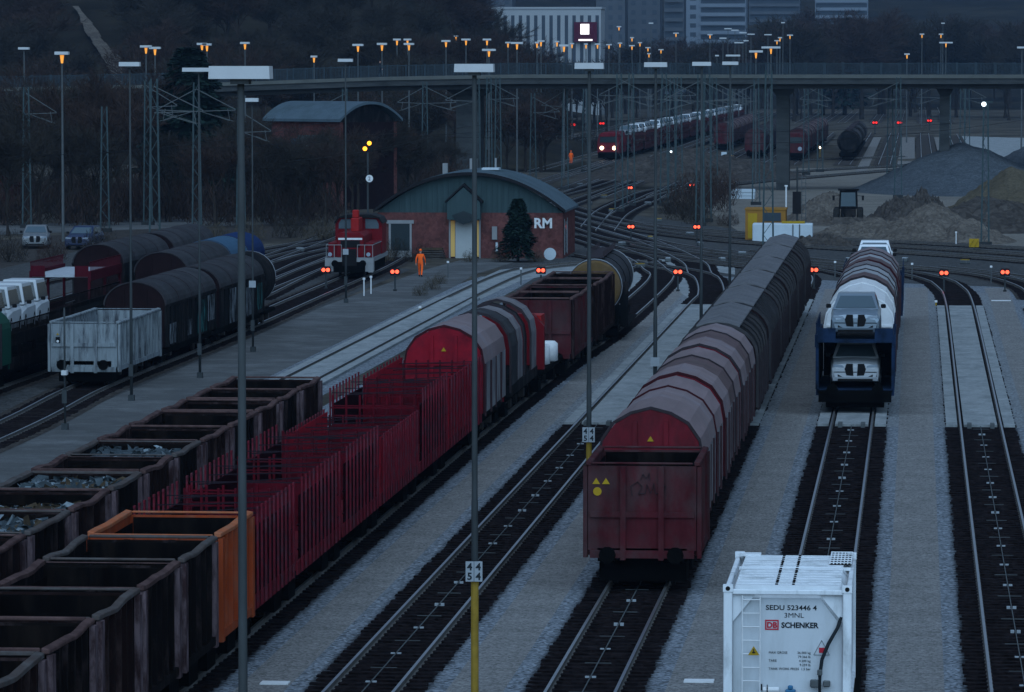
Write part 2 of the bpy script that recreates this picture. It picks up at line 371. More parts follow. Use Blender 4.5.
def smooth_line(pts, step=3.0):
    out = []
    P = [Vector((p[0], p[1], 0)) for p in pts]; P = [2*P[0]-P[1]]+P+[2*P[-1]-P[-2]]
    for i in range(1, len(P)-2):
        n = max(2, int((P[i+1]-P[i]).length/step))
        for j in range(n):
            t = j/n; a, b, c, d = P[i-1], P[i], P[i+1], P[i+2]
            out.append(.5*((2*b)+(c-a)*t+(2*a-5*b+4*c-d)*t*t+(3*b-a-3*c+d)*t**3))
    out.append(P[-2]); return out
ZB = [0]
def track(pts, bed='dark_ballast', half=1.5, sleepers=True, zb=None, rails='rail_steel', step=3):
    L = smooth_line(pts, step); ZB[0] += 1
    zb = .014+.0007*ZB[0] if zb is None else zb
    N = []
    for i, p in enumerate(L):
        d = (L[min(i+1, len(L)-1)]-L[max(i-1, 0)]).normalized(); N.append(Vector((d.y, -d.x, 0)))
    root = bpy.data.objects.new('railway_track', None); C.objects.link(root); root['kind'] = 'structure'; root.location = L[0]
    O = Vector(L[0])
    if bed:
        mb = MB()
        for i in range(len(L)-1):
            mb.face([L[i]-O-N[i]*half+Vector((0,0,zb)), L[i]-O+N[i]*half+Vector((0,0,zb)), L[i+1]-O+N[i+1]*half+Vector((0,0,zb)), L[i+1]-O-N[i+1]*half+Vector((0,0,zb))])
        mb.build('track_bed', bed, root)
    for sd in (-1, 1):
        mb = MB(); mb.cur = 1
        prof = [(-.07,.03),(.07,.03),(.03,.07),(.036,.17),(-.036,.17),(-.03,.07)]
        mb.loft([[L[i]-O+N[i]*(sd*.75+a)+Vector((0,0,z)) for a, z in prof] for i in range(len(L))])
        mb.cur = 0
        for i in range(len(L)-1):
            mb.face([L[i]-O+N[i]*(sd*.75-.034)+Vector((0,0,.173)), L[i]-O+N[i]*(sd*.75+.034)+Vector((0,0,.173)), L[i+1]-O+N[i+1]*(sd*.75+.034)+Vector((0,0,.173)), L[i+1]-O+N[i+1]*(sd*.75-.034)+Vector((0,0,.173))])
        mb.build('rail', [rails, 'rail_rust'], root)
    if sleepers:
        mb = MB(); acc = 0; nxt = 0
        for i in range(len(L)-1):
            seg = (L[i+1]-L[i]).length
            while nxt < acc+seg:
                t = (nxt-acc)/seg; p = L[i].lerp(L[i+1], t)-O; n = N[i]; dd = Vector((-n.y, n.x, 0)); q = len(mb.v); j = random.uniform(-.05, .05)
                for z in (.0, .045+random.uniform(0, .012)):
                    for a, b in ((-1.3+j,-.13),(1.3+j,-.13),(1.3+j,.13),(-1.3+j,.13)): mb.v.append(tuple(p+n*a+dd*b+Vector((0,0,z))))
                for f in ((4,5,6,7),(0,1,5,4),(1,2,6,5),(2,3,7,6),(3,0,4,7)): mb.f.append(tuple(q+k for k in f)); mb.m.append(0)
                nxt += .62
            acc += seg
        mb.build('sleepers', 'sleeper', root)
    return root
def px_track(pts, **k): return track([G(*p) for p in pts], **k)
def slab_run(x, y0, y1):
    mb = MB(); y = y0
    while y < y1:
        e = min(y+random.choice((3.0, 4.5)), y1)
        for a, b in ((-1.28,-.86), (-.62,.62), (.86,1.28)): mb.box(x+a, x+b, y, e-.03, .02, .11+random.uniform(0,.006))
        y = e
    struct(mb.build('concrete_slab', 'slab'))
# the straight sorting tracks
SL = 172
def bed_strip(x, y0, y1, m):
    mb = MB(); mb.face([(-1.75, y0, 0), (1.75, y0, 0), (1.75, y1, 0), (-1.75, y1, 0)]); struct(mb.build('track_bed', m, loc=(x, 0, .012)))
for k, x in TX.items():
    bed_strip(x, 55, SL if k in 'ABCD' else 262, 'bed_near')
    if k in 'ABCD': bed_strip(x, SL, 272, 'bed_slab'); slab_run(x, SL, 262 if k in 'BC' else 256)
track([(2.4,55),(2.4,160),(2.4,255)]+[tuple(G(*p)[:2]) for p in ((949,288),(936,281),(912,275),(880,271),(830,266),(760,259),(700,251),(655,243),(600,228))], bed=None)
track([(-2.4,55),(-2.4,160),(-2.4,262)]+[tuple(G(*p)[:2]) for p in ((872,284),(858,277),(830,271),(790,267),(740,262),(680,254),(640,246))], bed=None)
track([(-7.15,55),(-7.15,160),(-7.15,262)]+[tuple(G(*p)[:2]) for p in ((800,279),(783,272),(755,268),(700,262),(650,255),(600,247))], bed=None)
track([(-11.9,55),(-11.9,160),(-11.9,252),(-11.95,268)]+[tuple(G(*p)[:2]) for p in ((706,279),(690,273),(660,268),(620,262),(585,256))], bed=None)
track([(-16.5,55),(-16.5,160),(-16.2,205),(-15.7,232)]+[tuple(G(*p)[:2]) for p in ((660,282),(655,271),(640,260),(610,249),(570,236))], bed=None)
track([(-20.9,60),(-20.9,150),(-20.9,240)]+[tuple(G(*p)[:2]) for p in ((600,280),(625,268),(650,262))], bed=None)
px_track([(1043,300),(1034,290),(1010,281),(980,275),(940,271),(900,268),(820,262),(740,252)], bed='brown_ballast')
px_track([(1090,330),(1070,300),(1040,284),(1000,276),(930,268)], bed=None, sleepers=False)
sheet('yard_ballast', [(9.6, 55), (24, 55), (24, 262), (9.6, 262)], .004, 'ballast_blue')
for x in (7.15, 11.9, 16.65, 21.4): bed_strip(x, 55, 255, 'bed_near'); track([(x, 55), (x, 150), (x, 255)], bed=None)
for x in (9.52, 14.27, 19.02): struct(MB().face([(-.72, 55, 0), (.72, 55, 0), (.72, 255, 0), (-.72, 255, 0)]).build('gravel_path', 'path_bed', loc=(x, 0, .011)))
# pale slab track on the left that bends to the throat
track([(-26.2,90),(-26.2,160),(-26.2,255)]+[tuple(G(*p)[:2]) for p in ((512,275),(545,268),(590,264),(640,262))], bed=None, sleepers=False)
slab_run(-26.2, 130, 262)
mb = MB(); mb.face([(-24.9,262,.016),(-27.5,262,.016)]+[tuple(G(*p)[:2])+(.016,) for p in ((500,270),(560,264),(640,258),(640,265),(560,273),(520,281))]); struct(mb.build('concrete_slab', 'slab'))
struct(MB().face([tuple(G(*p)[:2])+(.018,) for p in ((640,262),(690,300),(720,292),(700,266))]).build('concrete_slab', 'slab'))
struct(MB().face([tuple(G(*p)[:2])+(.020,) for p in ((636,298),(665,276),(640,268),(612,272),(625,290))]).build('concrete_slab', 'slab'))
struct(MB().face([tuple(G(*p)[:2])+(.0215,) for p in ((640,254),(735,268),(735,275),(650,262))]).build('concrete_slab', 'slab'))
# left side tracks
track([(-33.2,80),(-33.4,160),(-34.35,190),(-34.4,225),(-34.9,262),(-35.5,300),(-37,340)], bed='brown_ballast', half=1.6)
track([(-38.7,90),(-38.7,165),(-38.8,250),(-39.5,300),(-41,360)], bed='brown_ballast', half=1.6)
track([(-43.3,100),(-43.3,250),(-44.5,320),(-46,380)], bed='brown_ballast', half=1.6)
track([(-48,130),(-48,250),(-50,340)], bed='brown_ballast', half=1.6)
px_track([(250,300),(300,276),(335,262),(360,256)], bed=None)
px_track([(240,285),(290,262),(330,252),(372,246)], bed='dark_ballast')
px_track([(235,272),(290,256),(330,247),(372,240)], bed='dark_ballast')
px_track([(0,292),(60,278),(200,262),(330,240)], bed='dark_ballast')
# throat crossings and main curve
px_track([(1070,266),(960,257),(880,252),(800,247),(720,241),(650,232),(603,223),(570,214),(530,200)], bed='dark_ballast')
px_track([(1070,259),(960,251),(880,246),(800,241),(720,236),(650,228),(600,217),(560,205)], bed='brown_ballast')
px_track([(1070,252),(960,246),(880,242),(800,238),(700,231),(631,224)], bed='dark_ballast')
px_track([(590,228),(605,212),(630,200),(656,191),(720,181),(800,172),(900,166),(960,160)], bed='dark_ballast')
px_track([(605,232),(620,215),(645,203),(680,192),(740,184),(830,176),(900,170)], bed='dark_ballast')
px_track([(550,212),(580,201),(626,185),(656,176),(720,166),(800,161),(900,157)], bed='brown_ballast')
px_track([(540,200),(580,190),(640,172),(700,160),(760,152)], bed='brown_ballast')
px_track([(500,190),(560,178),(600,166),(640,150)], bed='brown_ballast', sleepers=False)
px_track([(575,226),(620,240),(700,252),(800,260)], bed='dark_ballast')
px_track([(570,220),(640,240),(690,262),(700,275)], bed=None)
for x in (-62, -57, -52, -47, -42, -37, -31.5, -26, -21, -16.7, -9.5, -4.3, 1.3, 6.5):
    o = track([(x, 455 if x < -20 else 600),(x*.99, 700),(x*.985, 1000),(x*.97, 1500)], bed='brown_ballast', half=1.5, sleepers=False, step=40)
for a, b in ((-7.6,-6.2), (-2.6,-.3), (3.1,4.8)): sheet('gravel_path', [(a, 560), (b, 560), (b-.2, 820), (a-.2, 820)], .03, 'path_gravel')

# evening haze over the yard
hz = MB().box(-1000, 700, -20, 2300, -1.0, 175).build('haze', 'white_paint'); hz['kind'] = 'stuff'
m = bpy.data.materials.new('haze_air'); m.use_nodes = True; n = m.node_tree.nodes; n.remove(n['Principled BSDF']); v = n.new('ShaderNodeVolumePrincipled')
v.inputs['Color'].default_value = (.36,.62,1,1); v.inputs['Density'].default_value = HAZE; v.inputs['Anisotropy'].default_value = .0
m.node_tree.links.new(v.outputs[0], n['Material Output'].inputs['Volume']); hz.data.materials[0] = m
# haulage cables between the rails
def clamp(): return MB().box(-.12,-.03,-.05,.05,.0,.08).box(.03,.12,-.05,.05,.0,.08).box(-.031,.031,-.02,.02,.0,.03)
cl_me = clamp().build('clamp', 'sign_plate'); bar_o = MB().box(-.30,.30,-.012,.012,.05,.065).build('crossbar', 'mast_pale')
first = True
for k, off in (('A', 0), ('B', 1.2), ('C', 2.1), ('D', .6)):
    x = TX[k]
    t = thing('haulage_cable', {'A': 'thin haulage cable with small clamps in the empty track left of the numbered masts', 'B': 'thin haulage cable in the track in front of the red open wagon', 'C': 'thin haulage cable in the track between car carrier and white container', 'D': 'thin haulage cable in the empty rightmost track'}[k], 'cable', (x, 60, 0), 0, 'haulage cables between the rails')
    MB().box(-.012,.012,0,112,.055,.075).build('cable', 'mast_pale', t)
    y = off+1
    while y < 110:
        for src, dy in ((cl_me, 0), (bar_o, 2.4)):
            if first: o = src
            else: o = src.copy(); C.objects.link(o)
            o.parent = t; o.location = (0, y+dy, 0)
            if src is bar_o: first = False
        y += 4.85
    for s_ in (-.5, .35): MB().box(s_, s_+.16, 111.2, 112, .0, .2).build('end_bracket', 'mast_pale', t)
# painted or cast marks on the paths
def mark(px, py, w, l, lab):
    g = G(px, py); o = MB().box(-w/2, w/2, -l/2, l/2, .0, .03).build('concrete_marker', 'white_paint', loc=(g.x, g.y, .012)); tag(o, lab, 'marker', 'pale marker slabs let into the paths')
mark(275, 684, .62, .45, 'pale flat slab on the gravel path at the bottom left of the yard')
mark(699, 682, .66, .45, 'pale flat slab on the path just left of the white container')
mark(587, 302, 1.3, .5, 'pale flat slab on the path in front of the single red signal')
mark(1001, 301, 1.1, .5, 'pale flat slab on the path right of the pale concrete track')

# ------------------------------------------------------------------ wagon parts
def wheelset(parent, y, proto={}):
    if 'o' not in proto:
        mb = MB()
        for sx in (-.75, .75):
            mb.tube([(sx-.06, 0, .62), (sx+.06, 0, .62)], .45, 14)
        mb.tube([(-1.0, 0, .62), (1.0, 0, .62)], .08, 6)
        for sx in (-1.0, 1.0): mb.cbox((sx, 0, .64), (.22, .34, .34)); mb.cbox((sx, 0, .88), (.12, 1.0, .08))
        o = mb.build('wheelset', 'wheel_steel'); proto['o'] = o
    else: o = proto['o'].copy(); C.objects.link(o)
    o.parent = parent; o.location = (0, y, .0); return o
def buffers(parent, L, proto={}):
    for sy in (-1, 1):
        for sx in (-.87, .87):
            if 'o' not in proto:
                mb = MB(); mb.tube([(0, 0, 0), (0, .42, 0)], .09, 8); mb.tube([(0, -.05, 0), (0, 0, 0)], .22, 10)
                o = mb.build('buffer', 'under_black'); proto['o'] = o
            else: o = proto['o'].copy(); C.objects.link(o)
            o.parent = parent; o.location = (sx, sy*(L/2+.36), 1.06); o.rotation_euler = (0, 0, 0 if sy < 0 else PI)
def underframe(parent, L, W=2.6, z=1.2):
    for sy in (-1, 1): MB().box(-1.12,1.12,sy*(L/2-.95)-.62,sy*(L/2-.95)+.62,.32,z-.41).build('dark_bogie_box','under_black',parent)  # dark boxes added under the wagon to block light and deepen the shade
    mb = MB(); mb.box(-W/2+.15, W/2-.15, -L/2, L/2, z-.16, z); mb.box(-.5, .5, -L/2+.2, L/2-.2, z-.4, z-.17)
    for sx in (-1, 1): mb.box(sx*(W/2-.22)-.06, sx*(W/2-.22)+.06, -L/2, L/2, z-.34, z-.16)
    mb.box(-.7, .7, -.8, .8, z-.62, z-.41)
    o = mb.build('underframe', 'under_black', parent); return o
def gondola(body, rim, L=4.7, W=2.8, z0=1.2, z1=3.4, wave=.1, seed=1, post='post_worn', ribs=6, inside='inside_shade', name='gondola_wagon', marks=False, midbar=False, axles=2):
    rnd = random.Random(seed); t = thing(name, '', 'freight wagon'); h = L/2; w = W/2
    def wx(y): return .05*math.sin(y*2*PI/L*1.0+seed)*wave*8 if wave else 0
    def wz(y): return -wave*math.cos(y*PI/L)**2*(.6+.4*math.sin(seed*3+y*2))
    n = 7; mb = MB()
    for sd in (-1, 1):
        secs = []
        for i in range(n+1):
            y = -h+L*i/n; b = sd*(w+wx(y)*.6)
            secs.append([(sd*w, y, z0), (b, y, z1+wz(y)-.1), (b-sd*.05, y, z1+wz(y)-.1), (sd*w-sd*.05, y, z0)])
        mb.loft(secs)
        for i in range(ribs+1):
            y = -h+.14+(L-.28)*i/ribs
            if 0 < i < ribs: mb.beam((sd*(w+.05), y, z0-.1), (sd*(w+.05+wx(y)*.6), y, z1+wz(y)-.1), .1, .1)
        mb.box(sd*w-.03, sd*w+.08*sd+.03, -h+.1, h-.1, z0-.14, z0+.04) if sd > 0 else mb.box(sd*w-.11, sd*w+.03, -h+.1, h-.1, z0-.14, z0+.04)
    for sy in (-1, 1):
        y = sy*h; mb.box(-w+.05, w-.05, min(y, y-sy*.06), max(y, y-sy*.06), z0, z1-.1)
        for fx in (-.32, .32): mb.box(fx*W*.55-.07, fx*W*.55+.07, min(y, y+sy*.09), max(y, y+sy*.09), z0-.25, z1-.1)
        mb.box(-w+.05, w-.05, min(y, y+sy*.06), max(y, y+sy*.06), z0+.85, z0+1.0)
        mb.box(-w+.05, w-.05, min(y, y+sy*.07), max(y, y+sy*.07), z0-.2, z0+.0)
    mb.build('body', body, t)
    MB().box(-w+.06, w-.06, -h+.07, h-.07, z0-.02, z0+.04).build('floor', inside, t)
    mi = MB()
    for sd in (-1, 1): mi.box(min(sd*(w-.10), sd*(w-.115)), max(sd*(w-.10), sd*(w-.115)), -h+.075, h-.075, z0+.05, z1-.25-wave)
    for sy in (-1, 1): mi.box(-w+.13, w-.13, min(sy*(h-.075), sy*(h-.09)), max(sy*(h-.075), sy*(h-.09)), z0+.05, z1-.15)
    mi.build('inner_tone_sheet', inside, t)  # added inner sheets that carry the inside colour, mostly painted shade
    mb = MB()
    for sd in (-1, 1):
        secs = []
        for i in range(n+1):
            y = -h+L*i/n; b = sd*(w+wx(y)*.6)
            secs.append([(b-.06, y, z1-.1+wz(y)), (b+.09, y, z1-.1+wz(y)), (b+.09, y, z1-.01+wz(y)), (b-.06, y, z1+.02+wz(y))])
        mb.loft(secs)
    for sy in (-1, 1): mb.box(-w+.09, w-.09, sy*h-.045, sy*h+.045, z1-.06, z1+.0+rnd.uniform(-.05,.02))
    if midbar: mb.box(-w+.09, w-.09, -.06, .06, z1-.1, z1)
    mb.build('top_rim', rim, t, bevel=.02)
    for sd in (-1, 1):
        for sy in (-1, 1):
            MB().box(min(sd*(w+.02), sd*(w+.13)), max(sd*(w+.02), sd*(w+.13)), sy*(h-.17)-.15, sy*(h-.17)+.15, z0-.2, z1-.12).build('corner_post', post, t)
    underframe(t, L); buffers(t, L)
    for y in ((-h+1.1, h-1.1) if axles == 2 else (-h+1.0, -h+2.6, h-2.6, h-1.0)): wheelset(t, y)
    return t
GN = 'short open wagons coupled in the left front train'
# left front train, nearest first
spec = [(76.4,'gondola_brown','rim_grey','dark open wagon at the bottom left corner, nearest of the front left train'),
        (81.35,'gondola_dark','rim_brown','dark open wagon with reddish rim, second from the bottom left corner'),
        (86.25,'gondola_brown','rim_grey','empty dark open wagon with worn pale corner post, third ahead of the orange one'),
        (91.1,'gondola_dark','rim_brown','dark open wagon with bowed reddish rim, two in front of the orange one'),
        (96.1,'gondola_dark','rim_grey','empty dark open wagon with grey rim directly in front of the orange one')]
for i, (y, b, r, lab) in enumerate(spec):
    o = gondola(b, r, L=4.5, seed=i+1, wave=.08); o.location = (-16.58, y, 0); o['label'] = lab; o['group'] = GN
o = gondola('gondola_orange', 'rim_orange', L=4.9, seed=3, wave=.03, post='gondola_orange'); o.location = (-16.58, 101.4, 0); o['label'] = 'bright orange open wagon, empty, with orange rim and ribs'; o['group'] = GN
# left train behind it
edges = [94, 98.7, 104, 109.3, 113.9, 118.7, 123.4, 128.5, 134, 138.6, 143.3, 148.7]
labs4 = ['dark open wagon cut by the left picture edge, nearest of the rear left train',
 'open wagon heaped with grey scrap, nearest loaded one at the left picture edge', 'open wagon with brown rim holding brown and yellow scrap',
 'open wagon with grey rim filled with pale crumpled scrap', 'empty open wagon standing between two scrap loaded ones',
 'open wagon brim full of fine dark scrap with a dark grey rim', 'empty brown open wagon just behind the last scrap load', 'empty brown open wagon with wide plank wall, second behind the last scrap load',
 'empty open wagon with bowed rim, fourth from the far end of the left train', 'empty open wagon with bowed rim, third from the far end of the left train',
 'empty open wagon, second from the far end of the left train', 'empty open wagon at the far end of the left train']
load = {1: 1, 2: 2, 3: 1, 5: 3}
def scrap(L, W, kind, seed, loc, lab):
    rnd = random.Random(seed); mb = MB(); t = []
    nx_, ny_ = 16, 20
    for j in range(ny_+1):
        for i in range(nx_+1):
            x = (i/nx_-.5)*W; y = (j/ny_-.5)*L; e = min(1, 6*(.5-abs(i/nx_-.5)), 6*(.5-abs(j/ny_-.5)))
            mb.v.append((x, y, .12*e+rnd.uniform(-.05,.09)))
    for j in range(ny_):
        for i in range(nx_):
            a = j*(nx_+1)+i; mb.f.append((a, a+1, a+nx_+2, a+nx_+1)); mb.m.append(0)
    cnt = {1: 260, 2: 220, 3: 160}[kind]
    for _ in range(cnt):
        x = rnd.uniform(-W/2+.15, W/2-.15); y = rnd.uniform(-L/2+.15, L/2-.15); z = rnd.uniform(.0, .22)
        s_ = rnd.uniform(.05, .22) if kind != 3 else rnd.uniform(.04, .12)
        a = Vector((rnd.uniform(-1,1), rnd.uniform(-1,1), rnd.uniform(-.4,.4))).normalized()*s_; b = Vector((rnd.uniform(-1,1), rnd.uniform(-1,1), rnd.uniform(-.5,.5))).normalized()*s_*.6
        c = Vector((x, y, z)); mb.cur = rnd.choice((0, 0, 1, 1, 2) if kind == 1 else ((0, 2, 2, 1) if kind == 2 else (0, 0, 0, 0, 1)))
        mb.face([c-a-b, c+a-b, c+a+b+Vector((0,0,.05)), c-a+b]); mb.face([c-a-b, c+a-b, c+a-b+Vector((0,0,-.1)), c-a-b+Vector((0,0,-.1))])
    o = mb.build('scrap_load', ['scrap_grey', 'scrap_pale', 'scrap_rust'], loc=loc); tag(o, lab, 'scrap', 'scrap loads in the left train')
slabs = {1: 'load of mixed grey scrap in the open wagon at the left picture edge', 2: 'brownish scrap load with yellow bits lying low in its wagon', 3: 'pale crumpled scrap load level with the wagon rim', 5: 'fine dark scrap load with a few white pieces'}
for i in range(12):
    y = (edges[i]+edges[i+1])/2 if i < 11 else None
    if i == 11: break
    L = edges[i+1]-edges[i]-.55
    o = gondola(['gondola_brown','gondola_dark'][i%2], 'rim_grey' if i in (3, 5, 1) else 'rim_brown', L=L, seed=i+11, wave=.085, inside='inside_shade')
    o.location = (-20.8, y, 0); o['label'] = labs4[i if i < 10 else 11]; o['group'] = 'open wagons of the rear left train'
    if i in load: scrap(L-.3, 2.5, load[i], i, (-20.8, y, 3.05 if i != 2 else 2.85), slabs[i])

# red stake wagons
st_proto = {}
def stake_wagon(L, H, n, lab, panel=False):
    t = thing('stake_wagon', lab, 'freight wagon', group='red stake wagons in the left front train'); h = L/2
    mb = MB(); mb.box(-1.35, 1.35, -h, h, 1.1, 1.24); mb.box(-1.4,-1.36,-h,h,1.0,1.34); mb.box(1.36,1.4,-h,h,1.0,1.34)
    mb.build('deck', 'wagon_red', t)
    key = H
    for sd in (-1, 1):
        for i in range(n):
            y = -h+.55+(L-.95)*i/(n-1)
            if key not in st_proto:
                m2 = MB(); m2.box(-.022,.022,-.05,.05,-.2,H-1.24); m2.box(-.02,.02,-.09,.09,H-1.26,H-1.2); st_proto[key] = m2.build('stake', 'stake_red'); o = st_proto[key]
            else: o = st_proto[key].copy(); C.objects.link(o)
            o.parent = t; o.location = (sd*1.44, y, 1.24)
    for i in range(n):
        y = -h+.55+(L-.95)*i/(n-1)
        if i % 2 == 0: MB().beam((-1.40, y+.1, H-.12-.1*(i%3)), (1.40, y+.1, H-.12-.06*(i%2)), .03).build('tie_bar', 'strap_dark', t)
    for sy in (-1, 1):
        mb = MB(); mb.box(-1.3, 1.3, sy*(h-.1)-.03, sy*(h-.1)+.03, 1.24, 2.5)
        for q in range(7): mb.box(-1.3+q*.42-.03, -1.3+q*.42+.03, sy*(h-.1)-.05, sy*(h-.1)+.05, 1.24, H-.15)
        for zz in (2.4, 2.75, 3.05): mb.box(-1.3, 1.3, sy*(h-.1)-.02, sy*(h-.1)+.02, zz, zz+.04)
        mb.build('end_rack', 'end_red', t)
    mb = MB()
    for sd in (-1, 1):
        if not panel: mb.box(sd*1.33-.02, sd*1.33+.02, -h+.75, h-.35, 1.24, H-.45)  # dark sheet behind the stakes, shade of the gaps put into its colour
        for q in range(int(L/.11)):
            y = -h+.2+q*.11
            if panel and y < h-.15: mb.box(sd*1.36-.01, sd*1.36+.01, y, y+(.075 if panel else .03), 1.24, H-.25 if not panel else H-.05)
        for zz in (1.6, 2.2): mb.box(sd*1.37-.005, sd*1.37+.005, -h+.1, h-.1, zz, zz+.03)
    mb.build('slats_and_gap_shade', 'panel_red' if panel else 'gap_shade', t)
    underframe(t, L); buffers(t, L); wheelset(t, -h+1.1); wheelset(t, h-1.1)
    return t
for (a, b, H, n, lab, p) in ((104.5, 111.6, 3.35, 10, 'dark red stake wagon right behind the orange open wagon', False), (112.2, 120.6, 3.35, 11, 'dark red stake wagon, second behind the orange open wagon', False),
     (121.2, 129.2, 3.35, 10, 'dark red stake wagon, third behind the orange open wagon', False), (129.8, 139.6, 3.0, 15, 'bright red wagon with low close set side slats', True),
     (140.2, 148.4, 3.55, 10, 'stake wagon with sloping cross ties behind the bright slatted wagon', False), (149.0, 160.2, 3.35, 12, 'red stake wagon standing against the red domed end wall', True)):
    o = stake_wagon(b-a, H, n, lab, p); o.location = (-16.6, (a+b)/2, 0)

# hooded wagons
PROF = [(-1.42,1.25),(-1.42,3.0),(-1.33,3.5),(-1.02,3.95),(-.55,4.22),(0,4.36),(.55,4.22),(1.02,3.95),(1.33,3.5),(1.42,3.0),(1.42,1.25)]
ARC = [(-1.42,1.25),(-1.42,3.1)]+[(-1.42*math.cos(a), 3.1+1.15*math.sin(a)) for a in [PI*i/12 for i in range(1, 12)]]+[(1.42,3.1),(1.42,1.25)]
def scl(prof, s, dz=0): return [(x*s, 1.25+(z-1.25)*(1+(s-1)*.6)+dz) for x, z in prof]
def triangle_mark(parent, x, y, z, s, m='sign_yellow'):
    return MB().loft([[(x-s, y, z), (x+s, y, z), (x, y, z+1.6*s)], [(x-s, y-.01, z), (x+s, y-.01, z), (x, y-.01, z+1.6*s)]]).build('warning_triangle', m, parent)
PP = {}
def hood_wagon(y0, y1, n, cols, lab, x, group, end='wagon_red', ribm=None, name='hooded_wagon', prof=PROF, side='hood_side', ends=(1,1), cat='freight wagon', top=None):
    L = y1-y0; h = L/2; t = thing(name, lab, cat, (x, (y0+y1)/2, 0), 0, group)
    for k, sy in enumerate((-1, 1)):
        if not ends[k]: continue
        mb = MB(); y = sy*(h-.08); mb.prism(scl(prof, .965), y-.05, y+.05)
        for fx in (-.42, .42): mb.box(fx-.06, fx+.06, min(y, y+sy*.12), max(y, y+sy*.12), 1.1, 4.0)
        mb.box(-1.3, 1.3, min(y, y+sy*.14), max(y, y+sy*.14), 2.95, 3.03)
        mb.box(-1.3, 1.3, min(y, y+sy*.14), max(y, y+sy*.14), 1.0, 1.35)
        e = mb.build('end_wall', end, t)
        if sy < 0 and end in ('wagon_red', 'panel_red'): triangle_mark(e, 0, y-.07, 3.45, .09)
    st = (L-.3)/n; N0 = len(prof)
    for i in range(n):
        a = -h+.15+i*st; b = a+st; sc = (1.0, .97, .985)[i % 3]
        mb = MB(); mb.cur = 0
        q = scl(prof, sc); qi = scl(prof, sc-.02)
        secs = []
        for yy in (a, b): secs.append([(px_, yy, pz) for px_, pz in q])
        k = len(mb.v)
        for s_ in secs: mb.v += s_
        for j in range(N0-1): mb.f.append((k+j, k+j+1, k+N0+j+1, k+N0+j)); mb.m.append(1 if j in (0, N0-2) else 0)
        c = cols[i % len(cols)]
        mb.cur = 0
        hd = mb.build('hood', [c, side], t)
        rm = (ribm[i % len(ribm)] if ribm else 'hood_rib')
        mb = MB(); o_ = scl(prof, sc+(.03 if prof is ARC else .012)); i_ = scl(prof, sc-.03)
        ring = o_+i_[::-1]; mb.prism(ring, a-.035, a+.04); mb.build('rib', rm, hd)
        key = (sc, bool(ribm) and prof is PROF)
        for sd in (-1, 1):
            for u in (.0, .5):
                if key not in PP: PP[key] = MB().box(0, .06, -.05, .05, 1.15, 3.0).build('side_post', 'hood_rib_side' if key[1] else 'hood_rib'); o = PP[key]
                else: o = PP[key].copy(); C.objects.link(o)
                o.parent = hd; o.location = (sd*(1.43*sc)-(0 if sd > 0 else .06), a+st*u+.1, 0)
    if top:
        mb = MB(); y = -h+.2
        while y < h-.4:
            e = min(y+2.3, h-.2); mb.loft([[(-.78, y, 4.19), (0, y, 4.40), (.78, y, 4.19), (.78, y, 4.14), (-.78, y, 4.14)], [(-.78, e-.2, 4.19), (0, e-.2, 4.40), (.78, e-.2, 4.19), (.78, e-.2, 4.14), (-.78, e-.2, 4.14)]]); y = e
        mb.build('roof_walkway', top, t)
    underframe(t, L, 2.8); buffers(t, L)
    ax = (-h+1.2, h-1.2) if L < 9 else (-h+1.3, -h+3.1, h-3.1, h-1.3)
    for y in ax: wheelset(t, y)
    return t
TB = 'wagons of the long covered train right of the numbered masts'
o = gondola('wagon_rustred', 'wagon_rustred', L=4.9, W=2.78, z0=1.15, z1=3.42, wave=0, seed=5, post='wagon_rustred', name='open_goods_wagon'); o.location = (-6.98, 119.7, 0)
o['label'] = 'rusty dark red open wagon with yellow warning marks, nearest of the long covered train'; o['group'] = TB
for dx in (-1.18, -.93):
    triangle_mark(o, dx, -2.47, 2.85, .1)
MB().loft([[(-1.15+.11*math.cos(a), -2.465, 2.66+.11*math.sin(a)) for a in [2*PI*i/14 for i in range(14)]]+[], [(-1.15+.11*math.cos(a), -2.475, 2.66+.11*math.sin(a)) for a in [2*PI*i/14 for i in range(14)]]]).build('round_mark', 'sign_yellow', o)
# faint dark scrawl on its end
mb = MB()
def scribble(pts, w): 
    for a, b in zip(pts, pts[1:]): mb.beam((a[0], -2.473, a[1]), (b[0], -2.473, b[1]), w, .01)
scribble([(-.25,2.55),(-.3,2.8),(-.12,2.92),(.0,2.8),(-.1,2.6),(.08,2.62),(.12,2.85),(.22,2.62),(.3,2.88),(.34,2.62),(.42,2.62)], .04)
scribble([(.48,2.5),(.5,2.85),(.62,2.8),(.58,2.68),(.48,2.68)], .04); scribble([(-.05,2.95),(.02,3.12),(.1,3.0),(.18,3.14),(.2,2.95)], .04)
mb.build('scrawl', 'hood_rib', o)
hood_wagon(123.3, 136.6, 3, ('hood_lilac','hood_pink','hood_lilac'), 'covered wagon with pinkish hoods and red domed end directly behind the rusty open wagon', -7.12, TB, ribm=('hood_rib','hood_rib','hood_rib_red'))
hood_wagon(137.3, 150.4, 3, ('hood_pink','hood_brown','hood_lilac'), 'covered wagon with one darker brown hood, second of the pinkish hooded ones', -7.12, TB, ribm=('hood_rib_red','hood_rib','hood_rib'))
hood_wagon(151.1, 164.0, 3, ('hood_pink','hood_brown','hood_pink'), 'pinkish hooded wagon with red rib, last before the black covered ones', -7.12, TB, ribm=('hood_rib','hood_rib_red','hood_rib'))
ordn = ['nearest', 'second', 'third', 'fourth', 'fifth', 'farthest']
